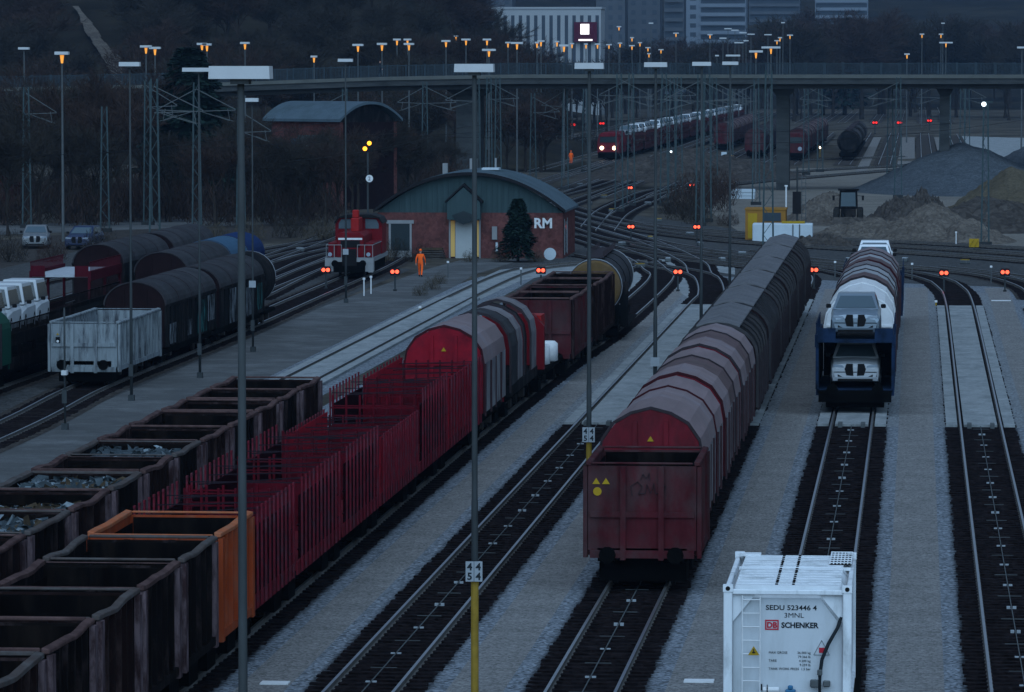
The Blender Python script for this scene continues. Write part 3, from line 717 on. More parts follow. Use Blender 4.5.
for i in range(6):
    a = 164.7+i*14.0
    hood_wagon(a, a+12.9, 8 if i != 1 else 12, ('cover_black',), 'black covered wagon with grey roof panels, '+ordn[i]+' of the six coupled behind the pinkish hoods', -7.1, TB, end='cover_end', side='cover_black', prof=ARC, top='roof_panel', name='covered_wagon', ribm=('cover_rib','hood_rib','cover_rib') if i != 1 else ('cover_roof',))
# middle train: red domed wagon, dark open hoods, low wagon, open wagons, tank wagon
TM = 'wagons of the middle train'
hood_wagon(161.0, 170.2, 2, ('hood_pink','hood_lilac'), 'red ended wagon with two pale hoods in the middle train', -16.6, TM, end='panel_red', ribm=('hood_rib_red',))
t = thing('hooded_wagon', 'low wagon with dark hoods pushed half open behind the red domed wagon', 'freight wagon', (-16.5, 177.2, 0), 0, TM)
MB().box(-1.38,1.38,-6,6,1.1,1.5).build('deck','cover_black',t)
for i, (a, b, s_, c) in enumerate(((-6,-3.4,.97,'cover_roof'),(-2.6,-.2,.93,'hood_grey'),(.4,1.3,.95,'cover_black'),(3.2,5.7,.96,'hood_grey'))):
    mb = MB(); o_ = scl(PROF, s_); i_ = scl(PROF, s_-.04); mb.prism(o_+i_[::-1], a, b); hd = mb.build('hood', c, t)
    mb = MB(); mb.prism(scl(PROF, s_+.012)+scl(PROF, s_-.04)[::-1], a-.03, a+.05); mb.build('rib','hood_rib',hd)
underframe(t, 12); buffers(t, 12)
for y in (-4.7,-2.9,2.9,4.7): wheelset(t, y)
t = thing('flat_wagon', 'low flat wagon with a red bulkhead carrying white drums in the middle train', 'flat wagon', (-16.3, 188.8, 0), 0, TM)
MB().box(-1.38,1.38,-4.6,4.6,1.05,1.25).build('deck','under_black',t)
MB().prism([(-1.35,1.25),(-1.35,3.0),(-.9,3.5),(.9,3.5),(1.35,3.0),(1.35,1.25)],-4.4,-3.9).build('bulkhead','loco_red',t)
MB().box(-1.2,1.2,-3.9,-2.2,3.1,3.4).box(.9,1.2,-3.88,-2.2,1.25,3.08).build('bulkhead_brace','loco_bright',t)
underframe(t, 9.2); buffers(t, 9.2)
for y in (-3.3,3.3): wheelset(t, y)
for (x, y, z) in ((-15.35, 187.2, 1.25), (-15.2, 189.4, 1.25)):
    o = MB().tube([(0,0,0),(0,0,.05),(0,0,.75),(0,0,.85)],[.3,.42,.42,.3],14).build('drum','white_paint',loc=(x,y,z),smooth=True); tag(o, 'white drum on the low flat wagon, '+('nearer' if y<188 else 'farther')+' of the two', 'drum', 'white drums on the flat wagon')
for i, (a, b) in enumerate(((195.0, 206.7), (207.6, 219.6))):
    o = gondola('wagon_rustred' if i == 0 else 'gondola_brown', 'rim_brown', L=b-a, seed=20+i, wave=.08, z1=3.6, post='gondola_brown', midbar=True, ribs=9, axles=4, name='open_goods_wagon')
    o.location = (-16.05+.12*i, (a+b)/2, 0); o['label'] = ('long maroon open wagon with cross bar in the middle train, in front of its twin' if i == 0 else 'long dark open wagon between its maroon twin and the brown tank wagon'); o['group'] = TM
t = thing('tank_wagon', 'tank wagon with flat brown end and dark barrel, last of the middle train', 'tank wagon', (-15.65, 228.3, 0), R(1), TM)
r_ = 1.32; ring = lambda y, r: [(r*math.cos(a), y, 2.75+r*math.sin(a)) for a in [2*PI*i/28 for i in range(28)]]
MB().loft([ring(-6.6, r_*.98), ring(-6.5, r_), ring(6.5, r_), ring(6.7, r_*.8)]).build('barrel', 'cover_roof', t, smooth=False)
MB().loft([ring(-6.68, r_*.9), ring(-6.61, r_*.975)]).build('end_plate', 'tank_brown', t)
for y in (-6.2,-2.4, 2.4, 6.2): MB().loft([ring(y-.06, r_+.03), ring(y+.06, r_+.03)]).build('band', 'silver' if y > 3 or y<-6 else 'cover_black', t)
mb = MB(); mb.box(-.4,.4,-6,6,4.12,4.16)
for y in range(-6, 7): mb.box(-.42,-.38,y-.02,y+.02,4.16,4.45); mb.box(.38,.42,y-.02,y+.02,4.16,4.45)
mb.build('walkway', 'hood_rib', t)
mb = MB()
mb.box(1.15,1.55,-4.5,-4.4,.7,2.9); mb.box(1.15,1.55,-4.399,5.1,.7,.8)
mb.build('ladder','cover_black',t)
underframe(t, 13.4); buffers(t, 13.4)
for y in (-5,-3.2,3.2,5): wheelset(t, y)

# ------------------------------------------------------------------ cars
def car(paint, kind='suv'):
    L, W_, H = (4.6, 1.92, 1.66) if kind != 'van' else (4.9, 1.95, 2.0)
    t = thing('car', '', 'car')
    h = L/2; w = W_/2
    if kind == 'van': roof = [(-h,.45,.8),(-h+.15,.45,1.0),(-h+1.0,.45,1.12),(-h+1.7,.5,1.15),(h-.15,.5,1.15),(h,.5,1.0)]
    # lower body as lofted sections (y, half width, belt height)
    secs = []
    prof = [(-h, .86, .42, .78), (-h+.06, .94, .28, .92), (-h+.35, .98, .24, 1.0), (-h+1.25, 1.0, .22, 1.10), (-h+1.5, 1.0, .22, 1.12), (h-.9, 1.0, .22, 1.16), (h-.15, .97, .26, 1.12), (h, .88, .4, .9)]
    for y, wf, zb, zt in prof:
        a = w*wf; secs.append([(-a*.95, y, zb), (-a, y, zb+.2), (-a, y, zt-.18), (-a*.9, y, zt-.03), (-a*.5, y, zt+.015), (0, y, zt+.03), (a*.5, y, zt+.015), (a*.9, y, zt-.03), (a, y, zt-.18), (a, y, zb+.2), (a*.95, y, zb)])
    MB().loft(secs).build('body', paint, t, smooth=False, bevel=.07)
    # cabin
    y0, y1, y2, y3 = (-h+1.15, -h+2.0, h-.75, h-.12) if kind == 'suv' else (-h+.85, -h+1.35, h-.25, h-.05)
    zb = 1.09; wb, wt = w*.93, w*.74
    cab = MB(); cab.loft([[(-wb, y0, zb), (-wt*.98, y1, H-.06), (wt*.98, y1, H-.06), (wb, y0, zb)], [(-wb, y0+.03, zb), (-wt, y1+.08, H), (wt, y1+.08, H), (wb, y0+.03, zb)], [(-wb, y2, zb), (-wt, y2, H-.02), (wt, y2, H-.02), (wb, y2, zb)], [(-wb*.95, y3, zb), (-wt*.93, y2+.15, H-.1), (wt*.93, y2+.15, H-.1), (wb*.95, y3, zb)]])
    cab.build('roof', paint, t, bevel=.04)
    e = .012
    def lerp(a, b, k): return a+(b-a)*k
    def front(u, k): # u -1..1, k 0..1 up the windscreen
        return (u*lerp(wb, wt*.98, k), lerp(y0, y1, k)-e, lerp(zb, H-.06, k)+e)
    MB().face([front(-.9,.1), front(.9,.1), front(.86,.93), front(-.86,.93)]).build('windscreen', 'glass_pale' if kind == 'suv' else 'glass_dark', t)
    for sd in (-1, 1):
        def side(y, k): return (sd*(lerp(wb, wt, k)+e), y, lerp(zb, H, k))
        MB().face([side(y0+.35,.12), side(y2-.1,.12), side(y2-.15,.82), side(y1+.05,.82)]).build('side_window', 'glass_dark', t)
        m = MB(); m.cbox((sd*(w+.1), y0+.35, 1.2), (.2,.12,.16)); m.build('mirror', 'plastic_black', t, bevel=.03)
        MB().loft([[(sd*w*.45, -h-.012, .80), (sd*w*.88, -h+.02, .82), (sd*w*.88, -h+.02, .92), (sd*w*.5, -h-.012, .88)], [(sd*w*.45, -h+.05, .80), (sd*w*.88, -h+.08, .82), (sd*w*.88, -h+.08, .92), (sd*w*.5, -h+.05, .88)]]).build('headlight', 'lamp_glass' if paint != 'car_white' else 'plastic_black', t)
        MB().loft([[(sd*.07+q*sd, -h-.02, z) for q, z in ((0,.48),(.27,.50),(.34,.74),(.27,.94),(.03,.94))], [(sd*.07+q*sd, -h+.04, z) for q, z in ((0,.48),(.27,.50),(.34,.74),(.27,.94),(.03,.94))]]).build('grille', 'plastic_black', t)
        MB().loft([[(sd*w*.52, -h-.012, .44), (sd*w*.86, -h+.01, .44), (sd*w*.86, -h+.01, .62)], [(sd*w*.52, -h+.05, .44), (sd*w*.86, -h+.07, .44), (sd*w*.86, -h+.07, .62)]]).build('air_intake', 'plastic_black', t)
        for y in (-h+.85, h-.85):
            wh = MB().tube([(sd*(w-.22), 0, 0), (sd*(w+.005), 0, 0)], .35, 16).build('wheel', 'tyre', t, loc=(0, y, .35))
            MB().tube([(sd*(w+.006), 0, 0), (sd*(w+.012), 0, 0)], .22, 10).build('rim', 'silver', wh)
    MB().box(-w*.7, w*.7, -h-.008, -h+.1, .27, .36).build('bumper', 'plastic_black', t)
    MB().loft([[(-wb*.82, y3+.012, zb+.06), (wb*.82, y3+.012, zb+.06), (wt*.82, y2+.17, H-.15), (-wt*.82, y2+.17, H-.15)], [(-wb*.82, y3, zb+.06), (wb*.82, y3, zb+.06), (wt*.82, y2+.15, H-.15), (-wt*.82, y2+.15, H-.15)]]).build('rear_window', 'glass_dark', t)
    return t
P_blue = Proto(lambda: car('car_blue')); P_white = Proto(lambda: car('car_white')); P_van = Proto(lambda: car('van_white', 'van')); P_silver = Proto(lambda: car('car_silver')); P_navy = Proto(lambda: car('car_navy'))

def car_carrier(L, m, lab, loc, group=None, deck='carrier_blue', H2=2.95, rails=True, slope=0):
    t = thing('car_carrier_wagon', lab, 'car carrier', loc, 0, group); h = L/2
    MB().box(-1.45,1.45,-h,h,.92,1.04).box(-1.5,-1.4,-h,h,.8,1.3).box(1.4,1.5,-h,h,.8,1.3).build('lower_deck', m, t)
    MB().box(-1.4,1.4,-h,h,H2-.12,H2).build('upper_deck', deck, t)
    mb = MB()
    for sd in (-1, 1): mb.box(min(sd*1.41, sd*1.55), max(sd*1.41, sd*1.55), -h, h, H2-.3, H2+.18)
    mb.build('deck_edge', m, t)
    n = max(2, int(L/3.2)+1)
    for i in range(n):
        y = -h+.1+(L-.2)*i/(n-1)
        for sd in (-1, 1):
            MB().box(sd*1.46-.06, sd*1.46+.06, y-.08, y+.08, 1.04, H2-.3).build('pillar', m, t)
    mb = MB(); q = -h+.1
    while q < h:
        for sd in (-1, 1): mb.box(sd*1.5-.015, sd*1.5+.015, q, q+.03, H2+.18, H2+.62)
        q += .28
    for sd in (-1, 1): mb.box(sd*1.5-.02, sd*1.5+.02, -h, h, H2+.6, H2+.65)
    mb.build('railing', m, t)
    for sd in (-1, 1): MB().box(min(sd*.75,sd*1.45),max(sd*.75,sd*1.45),-h-.06,-h-.02,H2-.1,H2+.45).build('end_gate', m, t)
    if m == 'carrier_blue':
        for sd in (-1, 1): MB().box(min(sd*1.37,sd*1.40),max(sd*1.37,sd*1.40),-h+.1,h-.1,1.31,H2-.31).build('side_screen','under_black',t)
        MB().box(-1.36,1.36,h-.1,h-.05,1.05,H2-.13).build('rear_screen','under_black',t)
    MB().box(-1.4,1.4,-h-.1,-h-.005,.55,1.0).build('end_sill', 'under_black', t)
    underframe(t, L, 2.8, .92); buffers(t, L)
    for y in (-h+1.2, h-1.2): wheelset(t, y)
    return t
car_carrier(7.6, 'carrier_blue', 'dark blue double deck car carrier with one car on each deck', (-2.35, 181.0, 0))
P_blue.put((-2.35, 179.95, 2.953), 'pale blue car facing the camera on the upper deck of the dark blue carrier')
c2 = Proto(lambda: car('van_white')).put((-2.35, 180.1, 1.043), 'white car with large black grille on the lower deck of the dark blue carrier')  # dimmer white puts the shade under the deck into the paint
TC = 'wagons behind the dark blue car carrier'
hood_wagon(185.6, 199.0, 3, ('hood_white',), 'covered wagon with clean white hoods right behind the car carrier', -2.3, TC, end='hood_white', ribm=('hood_white',), side='hood_white')
hood_wagon(199.7, 215.5, 4, ('hood_brown','hood_pale','hood_pale','hood_grey'), 'covered wagon with dark and pale brown hoods behind the white hooded one', -2.3, TC, end='wagon_rustred')
hood_wagon(216.2, 231.5, 4, ('hood_brown','hood_pale','hood_grey','hood_pink'), 'covered wagon with brown hoods and red rib, farthest hooded wagon behind the car carrier', -2.25, TC, end='wagon_rustred', ribm=('hood_rib_red','hood_rib'))
car_carrier(11, 'carrier_blue', 'double deck car carrier with white cars on top behind the hooded wagons', (-2.2, 238.3, 0), H2=2.6)
P_white.put((-2.2, 236.0, 2.603), 'white car on top of the carrier at the far end of the hooded train')
P_white.put((-2.2, 241.3, 2.603), 'white car behind the first white car on the farthest carrier')

# ------------------------------------------------------------------ white box-framed tank container on its wagon
ct = thing('tank_container', 'white freight container with ladder, black hose and red and black lettering on its front', 'container', (-2.42, 90.3, 1.15))
h = 3.03; w = 1.22; T = 2.48
mb = MB()
for sx in (-1, 1):
    for sy in (-1, 1): mb.box(min(sx*w, sx*(w-.17)), max(sx*w, sx*(w-.17)), min(sy*h, sy*(h-.15)), max(sy*h, sy*(h-.15)), 0, T)
for sy in (-1, 1): mb.box(-w+.171, w-.171, min(sy*h, sy*(h-.1)), max(sy*h, sy*(h-.1)), T-.1, T-.002); mb.box(-w+.171, w-.171, min(sy*h, sy*(h-.1)), max(sy*h, sy*(h-.1)), 0, .16)
for sx in (-1, 1): mb.box(min(sx*(w-.01), sx*(w-.1)), max(sx*(w-.01), sx*(w-.1)), -h+.151, h-.151, T-.1, T-.004); mb.box(min(sx*(w-.01), sx*(w-.1)), max(sx*(w-.01), sx*(w-.1)), -h+.151, h-.151, 0, .16)
mb.build('frame', 'container_white', ct, bevel=.015)
for sx in (-1, 1):
    for sy in (-1, 1):
        o = MB().cbox((sx*(w-.085), sy*(h-.08), T+.015), (.19, .19, .13)).build('corner_casting', 'container_white', ct)
        MB().tube([(sx*(w-.085), sy*(h+.016), T+.015), (sx*(w-.085), sy*(h+.02), T+.015)], .045, 10).build('lifting_hole', 'plastic_black', o); m2 = MB(); m2.tube([(sx*(w+.011), sy*(h-.08), T+.015), (sx*(w+.013), sy*(h-.08), T+.015)], .05, 10); m2.build('lifting_hole', 'plastic_black', o)
# recessed front plate with cut corners, body behind
MB().prism([(-.95,.2),(.95,.2),(1.04,.5),(1.04,1.75),(.62,2.3),(-.88,2.3),(-1.04,2.1),(-1.04,.5)], -h+.16, -h+.22).build('front_plate', 'container_front', ct)
MB().prism([(-1.1,.2),(1.1,.2),(1.17,.4),(1.17,T-.25),(1.0,T-.03),(-1.0,T-.03),(-1.17,T-.25),(-1.17,.4)], -h+.23, h-.2).build('body', 'container_white', ct)
for sx in (-1, 1): MB().loft([[(sx*1.045,-h+.1,1.85),(sx*1.045,-h+.1,2.37),(sx*.62,-h+.1,2.37)],[(sx*1.045,-h+.13,1.85),(sx*1.045,-h+.13,2.37),(sx*.62,-h+.13,2.37)]]).build('gusset', 'container_white', ct)
mb = MB()                                        # ribbed roof
for i in range(13):
    y = -h+.25+i*.43
    mb.box(-1.0, 1.0, y, y+.26, T-.028, T+.05)
mb.build('roof_ribs', 'container_white', ct)
mb = MB()
for i in range(16):
    y = -h+.4+i*.34
    for x in (-.22, .10): mb.tube([(x, y, T-.03), (x, y, T+.075)], .028, 6)
mb.build('roof_bolts', 'plastic_black', ct)
mb = MB(); mb.box(-1.05,1.15,.35,.42,T+.0,T+.06); mb.box(-1.12,-.7,2.55,2.95,T+.03,T+.07); mb.build('roof_step', 'container_white', ct)
mb = MB()
for i in range(7): mb.box(.72+i*.07,.742+i*.07,.9,2.9,T+.07,T+.09)
for i in range(6): mb.box(.72,1.16,.9+i*.39,.97+i*.39,T+.091,T+.105)
mb.build('roof_grating', 'container_white', ct); MB().box(.72,1.16,.9,2.9,T+.051,T+.06).build('grating_tray', 'under_black', ct)
mb = MB()
for x in (-.86, -.52): mb.tube([(x,-h+.02,.15),(x,-h+.02,2.36)], .014, 6)
for i in range(9): mb.tube([(-.86,-h+.02,.2+i*.26),(-.52,-h+.02,.2+i*.26)], .012, 6)
mb.build('ladder', 'white_paint', ct)
wt = triangle_mark(ct, -.64, -h+.0, 1.22, .11); MB().box(-.65,-.63,-h-.018,-h-.012,1.26,1.34).box(-.67,-.61,-h-.018,-h-.012,1.265,1.285).build('symbol', 'text_black', wt)
mb = MB(); mb.tube([(1.02,-h+.12,1.95),(.95,-h+.06,1.75),(.78,-h+.03,1.45),(.66,-h+.03,1.15),(.62,-h+.03,.85),(.62,-h+.03,.3)], .035, 8); mb.build('hose', 'text_black', ct, smooth=True)
mb = MB(); mb.cbox((.52,-h+.06,.68),(.17,.1,.15)); mb.cbox((.75,-h+.06,.68),(.14,.1,.12)); mb.cbox((.62,-h+.0,.9),(.1,.06,.12)); mb.build('hose_clamp', 'mast_pale', ct, bevel=.02)
mb = MB(); mb.cbox((.06,-h+.08,.48),(.2,.12,.16)); mb.cbox((.06,-h+.06,.6),(.1,.08,.08)); mb.build('valve_box', 'blue_steel', ct, bevel=.02)
mb = MB(); mb.tube([(-.46,-h+.05,.55),(-.16,-h+.05,.55)], .06, 10); mb.build('document_tube', 'white_paint', ct)
mb = MB(); mb.cbox((-.49,-h+.04,.6),(.03,.05,.12)); mb.cbox((-.38,-h+.0,.58),(.02,.04,.15)); mb.build('latch', 'text_black', ct)
yb = -h+.155
text_mesh('SEDU 523446 4', .13, 'number_lettering', 'text_black', ct, (-.42, yb, 2.075), bold=.0025, sx=1.16)
text_mesh('3MNL', .13, 'type_lettering', 'text_black', ct, (.12, yb, 1.93), align='CENTER', bold=0, sx=1.15)
fr = MB(); fr.box(-.43,-.17,yb-.005,yb,1.86,1.885); fr.box(-.43,-.17,yb-.005,yb,1.69,1.715); fr.box(-.43,-.405,yb-.005,yb,1.7151,1.8599); fr.box(-.195,-.17,yb-.005,yb,1.7151,1.8599)
fro = fr.build('red_frame', 'db_red', ct); text_mesh('DB', .15, 'red_lettering', 'db_red', fro, (-.3, yb-.006, 1.735), align='CENTER', bold=.006)
text_mesh('SCHENKER', .145, 'company_lettering', 'text_black', ct, (-.12, yb, 1.735), bold=.005, sx=.98)
for i, (a, b) in enumerate((('MAX GROSS', '36.000 kg'), ('', '79.366 lb'), ('TARE', '4.200 kg'), ('', '9.259 lb'), ('TANK WORK PRESS', '1.5 bar'))):
    z = 1.235-i*.078
    if a: text_mesh(a, .065, 'data_lettering', 'text_black', ct, (-.36, yb, z))
    text_mesh(b, .065, 'data_lettering', 'text_black', ct, (.44, yb, z), align='RIGHT')
tri = MB()
for a, b in (((.50,1.22),(.80,1.22)),((.80,1.22),(.65,1.5)),((.65,1.5),(.50,1.22))): tri.beam((a[0],yb-.003,a[1]),(b[0],yb-.003,b[1]),.012,.006)
tr = tri.build('outline_triangle', 'mast_pale', ct); MB().box(.60,.72,yb-.008,yb-.004,1.26,1.36).build('red_patch', 'db_red', tr)
t = thing('flat_wagon', 'flat wagon carrying the white container at the bottom of the picture', 'flat wagon', (-2.4, 89.5, 0))
MB().box(-1.3,1.3,-7,7,.98,1.14).build('deck','under_black',t); underframe(t, 14, 2.7, .97); buffers(t, 14)
for y in (-5.5,-3.7,3.7,5.5): wheelset(t, y)

# ------------------------------------------------------------------ left side trains
hood = [(-1.38,.95),(-1.38,2.75),(1.38,2.75),(1.38,.95)]
o = gondola('gondola_grey', 'gondola_grey', L=10.6, W=2.8, z0=.95, z1=2.85, wave=.04, seed=9, post='gondola_grey', ribs=14, axles=4, name='open_goods_wagon', inside='gondola_grey'); o.location = (-34.5, 194.0, 0)
o['label'] = 'pale grey open wagon with streaked sides at the near end of the left side train'; o['group'] = 'wagons on the track beside the asphalt way'
MB().box(-1.18,-1.0,-5.37,-5.36,1.95,2.2).build('mark_plate','cover_black',o); MB().tube([(-1.09,-5.38,2.02),(-1.09,-5.375,2.02)],.055,12).build('round_mark','white_paint',o); triangle_mark(o,-1.09,-5.37,2.28,.06)
def barrel_wagon(L, loc, lab, roof='cover_roof', side='cover_black', end='cover_end', group=None, graf=(), last=None, rz=0, seg=4):
    t = thing('covered_wagon', lab, 'freight wagon', loc, rz, group); h = L/2
    A2 = [(-1.4*math.cos(a), 2.85+1.05*math.sin(a)) for a in [PI*i/14 for i in range(15)]]
    mb = MB(); mb.box(-1.38,-1.33,-h,h,1.0,2.84); mb.box(1.33,1.38,-h,h,1.0,2.84)
    for i in range(13): 
        y = -h+.1+(L-.2)*i/12
        for sd in (-1, 1): mb.box(min(sd*1.38, sd*1.42), max(sd*1.38, sd*1.42), y-.04, y+.04, 1.0, 2.8)
    mb.box(-1.44,-1.38,-h,h,2.78,2.9); mb.box(1.38,1.44,-h,h,2.78,2.9)
    mb.build('side_wall', side, t)
    for i in range(seg):
        a = -h+L*i/seg; b = a+L/seg; m_ = MB(); inn = [(x*.97, 2.85+(z-2.85)*.97-.001) for x, z in A2]
        m_.prism(A2+inn[::-1], a, b-.02); ro = m_.build('roof', last if (last and i == seg-1) else roof, t)
        m_ = MB(); out = [(x*1.015, 2.85+(z-2.85)*1.02) for x, z in A2]; m_.prism(out+A2[::-1], a, a+.06); m_.build('roof_seam', 'hood_rib', ro)
    for sy in (-1, 1):
        y = sy*(h-.1); m_ = MB(); m_.prism([(x*.965, 2.85+(z-2.85)*.965) for x, z in A2]+[(1.33,1.0),(-1.33,1.0)], y-.04, y+.04)
        for fx in (-.5,.5): m_.box(fx-.05, fx+.05, min(y,y+sy*.1), max(y,y+sy*.1), 1.0, 3.6)
        m_.box(-1.2,1.2,min(y,y+sy*.08),max(y,y+sy*.08),2.75,2.83)
        m_.build('end_wall', end, t)
    for (a, b, z0, z1, m) in graf: MB().box(1.421,1.43,a,b,z0,z1).build('graffiti', m, t)
    underframe(t, L, 2.7, 1.0); buffers(t, L)
    for y in (-h+1.3,-h+3.1,h-3.1,h-1.3): wheelset(t, y)
    return t
GL = 'wagons on the track beside the asphalt way'
barrel_wagon(14.6, (-34.45, 208.2, 0), 'dark barrel roofed wagon with teal graffiti behind the pale grey open wagon', group=GL, graf=((-6.5,-4.6,1.1,2.0,'graffiti_white'),(-1.5,-.2,1.2,1.9,'graffiti_white'),(1.6,4.2,1.1,2.6,'graffiti_teal'),(4.6,6.6,1.5,2.7,'graffiti_white')))
barrel_wagon(14.6, (-34.35, 223.6, 0), 'dark barrel roofed wagon with white graffiti and a silver far edge', group=GL, graf=((-4.6,-2.4,1.05,2.7,'graffiti_white'),(.5,2.6,1.1,2.5,'graffiti_white'),(4.8,6.4,1.2,2.5,'graffiti_teal')))
t = thing('tank_wagon', 'short dark tank wagon with silver rim ending the graffiti train', 'tank wagon', (-34.3, 233.2, 0), 0, GL)
A3 = [(1.38*math.cos(a), 2.5+1.38*math.sin(a)) for a in [2*PI*i/26 for i in range(26)]]
m_ = MB(); m_.prism(A3, -1.7, 1.7); m_.build('barrel', 'cover_black', t); MB().prism([(x*1.0, 2.5+(z-2.5)*1.0) for x, z in A3]+[(x*.9, 2.5+(z-2.5)*.9) for x, z in A3[::-1]], 1.71, 1.95).build('rim', 'silver', t); MB().box(-1.3,1.3,-2,2,.8,1.0).build('frame','under_black',t); wheelset(t,-1.0); wheelset(t,1.0)
GB = 'dark covered wagons on the rear left tracks'
barrel_wagon(15, (-38.5, 240, 0), 'dark barrel roofed wagon with light roof in front of the blue covered one', group=GB)
barrel_wagon(12.6, (-38.6, 254.5, 0), 'blue covered wagon with light blue near half', roof='tarp_lightblue', side='tarp_blue', end='tarp_blue', last='tarp_blue', group=GB, seg=2)
barrel_wagon(15, (-43.5, 249.8, 0), 'dark barrel roofed wagon behind the red two level carrier', group=GB)
barrel_wagon(15, (-43.4, 266, 0), 'dark barrel roofed wagon farthest back on the rear left track', group=GB)
car_carrier(9, 'carrier_red', 'empty red two level car carrier with a pale upper deck on the rear left track', (-42.6, 231, 0), deck='deck_pale', H2=3.0, group='car carriers on the left')
car_carrier(16, 'gondola_dark', 'dark carrier with white vans on its upper deck at the left picture edge', (-39.1, 195.6, 0), deck='under_black', H2=2.1, group='car carriers on the left')
car_carrier(24, 'gondola_dark', 'dark empty low carrier behind the one with the white vans', (-38.6, 217.5, 0), deck='under_black', H2=1.9, group='car carriers on the left')
for i, lab in enumerate(('white van nearest the green wagon at the left picture edge', 'second white van from the left picture edge', 'third white van from the left picture edge', 'rightmost white van on the left carrier, its whole front in view')):
    P_van.put((-39.15, 189.6+i*3.2, 2.103), lab, 'white vans on the left carrier', rz=0, scale=(1,.6,1))
hood_wagon(172, 186.5, 3, ('tarp_green',), 'green curved wagon cut by the left picture edge', -38.5, None, end='tarp_green', side='tarp_green', prof=[(x, 1.25+(z-1.25)*.8) for x, z in ARC])

# ------------------------------------------------------------------ locomotive
lt = thing('shunting_locomotive', 'red shunting locomotive with white front stripe and railings, facing the camera', 'locomotive', (-35.35, 289.5, 0), R(1.5))
MB().box(-1.5,1.5,-5.2,5.2,1.15,1.4).box(-1.52,-1.0,-5.3,-4.7,.55,1.4).box(1.0,1.52,-5.3,-4.7,.55,1.4).build('platform', 'trim_pale', lt)
MB().prism([(-.85,1.4),(-.85,2.75),(-.6,2.95),(.6,2.95),(.85,2.75),(.85,1.4)], -4.6, 1.0).build('engine_hood', 'loco_red', lt, bevel=.04)
MB().box(-1.42,-.87,-4.2,1.0,1.4,2.3).box(.87,1.42,-4.2,1.0,1.4,2.3).build('side_locker', 'loco_red', lt, bevel=.03)
MB().prism([(-1.5,1.4),(-1.5,3.3),(-1.3,3.7),(1.3,3.7),(1.5,3.3),(1.5,1.4)], 1.01, 4.0).build('cab', 'loco_red', lt, bevel=.03)
MB().prism([(-1.56,3.35),(-1.34,3.72),(-.8,3.9),(.8,3.9),(1.34,3.72),(1.56,3.35),(1.5,3.32),(1.25,3.68),(-1.25,3.68),(-1.5,3.32)], .8, 4.2).build('cab_roof', 'plastic_black', lt)
for sd in (-1, 1): MB().loft([[(sd*.42,.995,3.0),(sd*1.28,.995,3.0),(sd*1.28,.995,3.3),(sd*1.12,.995,3.58),(sd*.42,.995,3.62)],[(sd*.42,.98,3.0),(sd*1.28,.98,3.0),(sd*1.28,.98,3.3),(sd*1.12,.98,3.58),(sd*.42,.98,3.62)]]).build('cab_window', 'glass_pale', lt)
MB().box(-.26,.26,-1.6,.8,2.9,3.75).box(-.2,.2,-1.2,-.6,3.751,4.25).build('exhaust_stack', 'loco_bright', lt, bevel=.05)
MB().box(-.75,.75,-4.63,-4.605,2.5,2.62).build('front_stripe', 'white_paint', lt)
MB().box(-.6,.6,-4.62,-4.603,2.02,2.46).build('radiator', 'plastic_black', lt)
MB().box(-.45,.45,-5.26,-5.22,.9,1.95).build('front_opening', 'plastic_black', lt)
for sd in (-1, 1):
    mb = MB(); mb.tube([(sd*1.45,-5.15,1.4),(sd*1.45,-5.15,2.2),(sd*.5,-5.15,2.2),(sd*.5,-5.15,1.4)], .03, 6); mb.tube([(sd*.95,-5.15,1.4),(sd*.95,-5.15,2.2)], .025, 6); mb.tube([(sd*1.46,-5.1,2.2),(sd*1.46,.8,2.2)], .025, 6); mb.build('railing', 'trim_pale', lt)
    MB().tube([(sd*1.2,-5.34,1.62),(sd*1.2,-5.2,1.62)], .13, 10).build('headlight', 'lamp_glass', lt)
    mb = MB(); mb.box(min(sd*1.2,sd*1.5),max(sd*1.2,sd*1.5),-5.32,-5.0,.5,1.14); mb.build('step', 'trim_pale', lt)
mb = MB(); mb.box(-1.3,1.3,-5.2,5.2,.5,1.14); mb.build('underframe', 'under_black', lt)
buffers(lt, 10.4)
for y in (-3.4, 0, 3.4): wheelset(lt, y)

# ------------------------------------------------------------------ buildings
bt = thing('brick_shed', 'low red brick shed with curved grey roof, teal gable and the letters RM', 'building', (0, 317, 0))
xl, xr = -37.3, -24.4; ev, ap = 3.15, 5.75; xm = (xl+xr)/2; hw = (xr-xl)/2
def roofz(x, a=ap, e=ev): 
    u = (x-xm)/hw; return e+(a-e)*(1-abs(u)**2.1)
MB().box(xl,xr,0,.3,0,ev).box(xl,xl+.3,.301,11,0,ev).box(xr-.3,xr,.301,11,0,ev).box(xl,xr,11.001,11.3,0,ev).build('brick_wall', 'brick', bt)
N = 24; top = [(xl+ (xr-xl)*i/N) for i in range(N+1)]
MB().prism([(x, roofz(x)) for x in top]+[(xr, ev+.002),(xl, ev+.002)], .02, .2).build('gable', 'gable_teal', bt)
mb = MB()
for i in range(1, 34):
    x = xl+(xr-xl)*i/34; z = roofz(x)-.05
    if z > ev+.25: MB().box(x-.03, x+.03, -.03, .018, ev+.02, z).build('gable_batten', 'gable_teal', bt)
over = [(xm+(x-xm)*1.035, roofz(x)+.05) for x in top]
ro = MB().prism(over+[(x, z+.16) for x, z in over[::-1]], -.5, 11.7).build('roof', 'zinc', bt)
mb = MB()
for i in range(1, 12): mb.prism([(x, z+.16) for x, z in over]+[(x, z+.2) for x, z in over[::-1]], i-.02, i+.02)
mb.build('roof_seam', 'zinc', ro)
MB().prism([(x, z-.06) for x, z in over]+[(x, z+.17) for x, z in over[::-1]], -.56, -.505).build('verge_board', 'signal_black', bt)
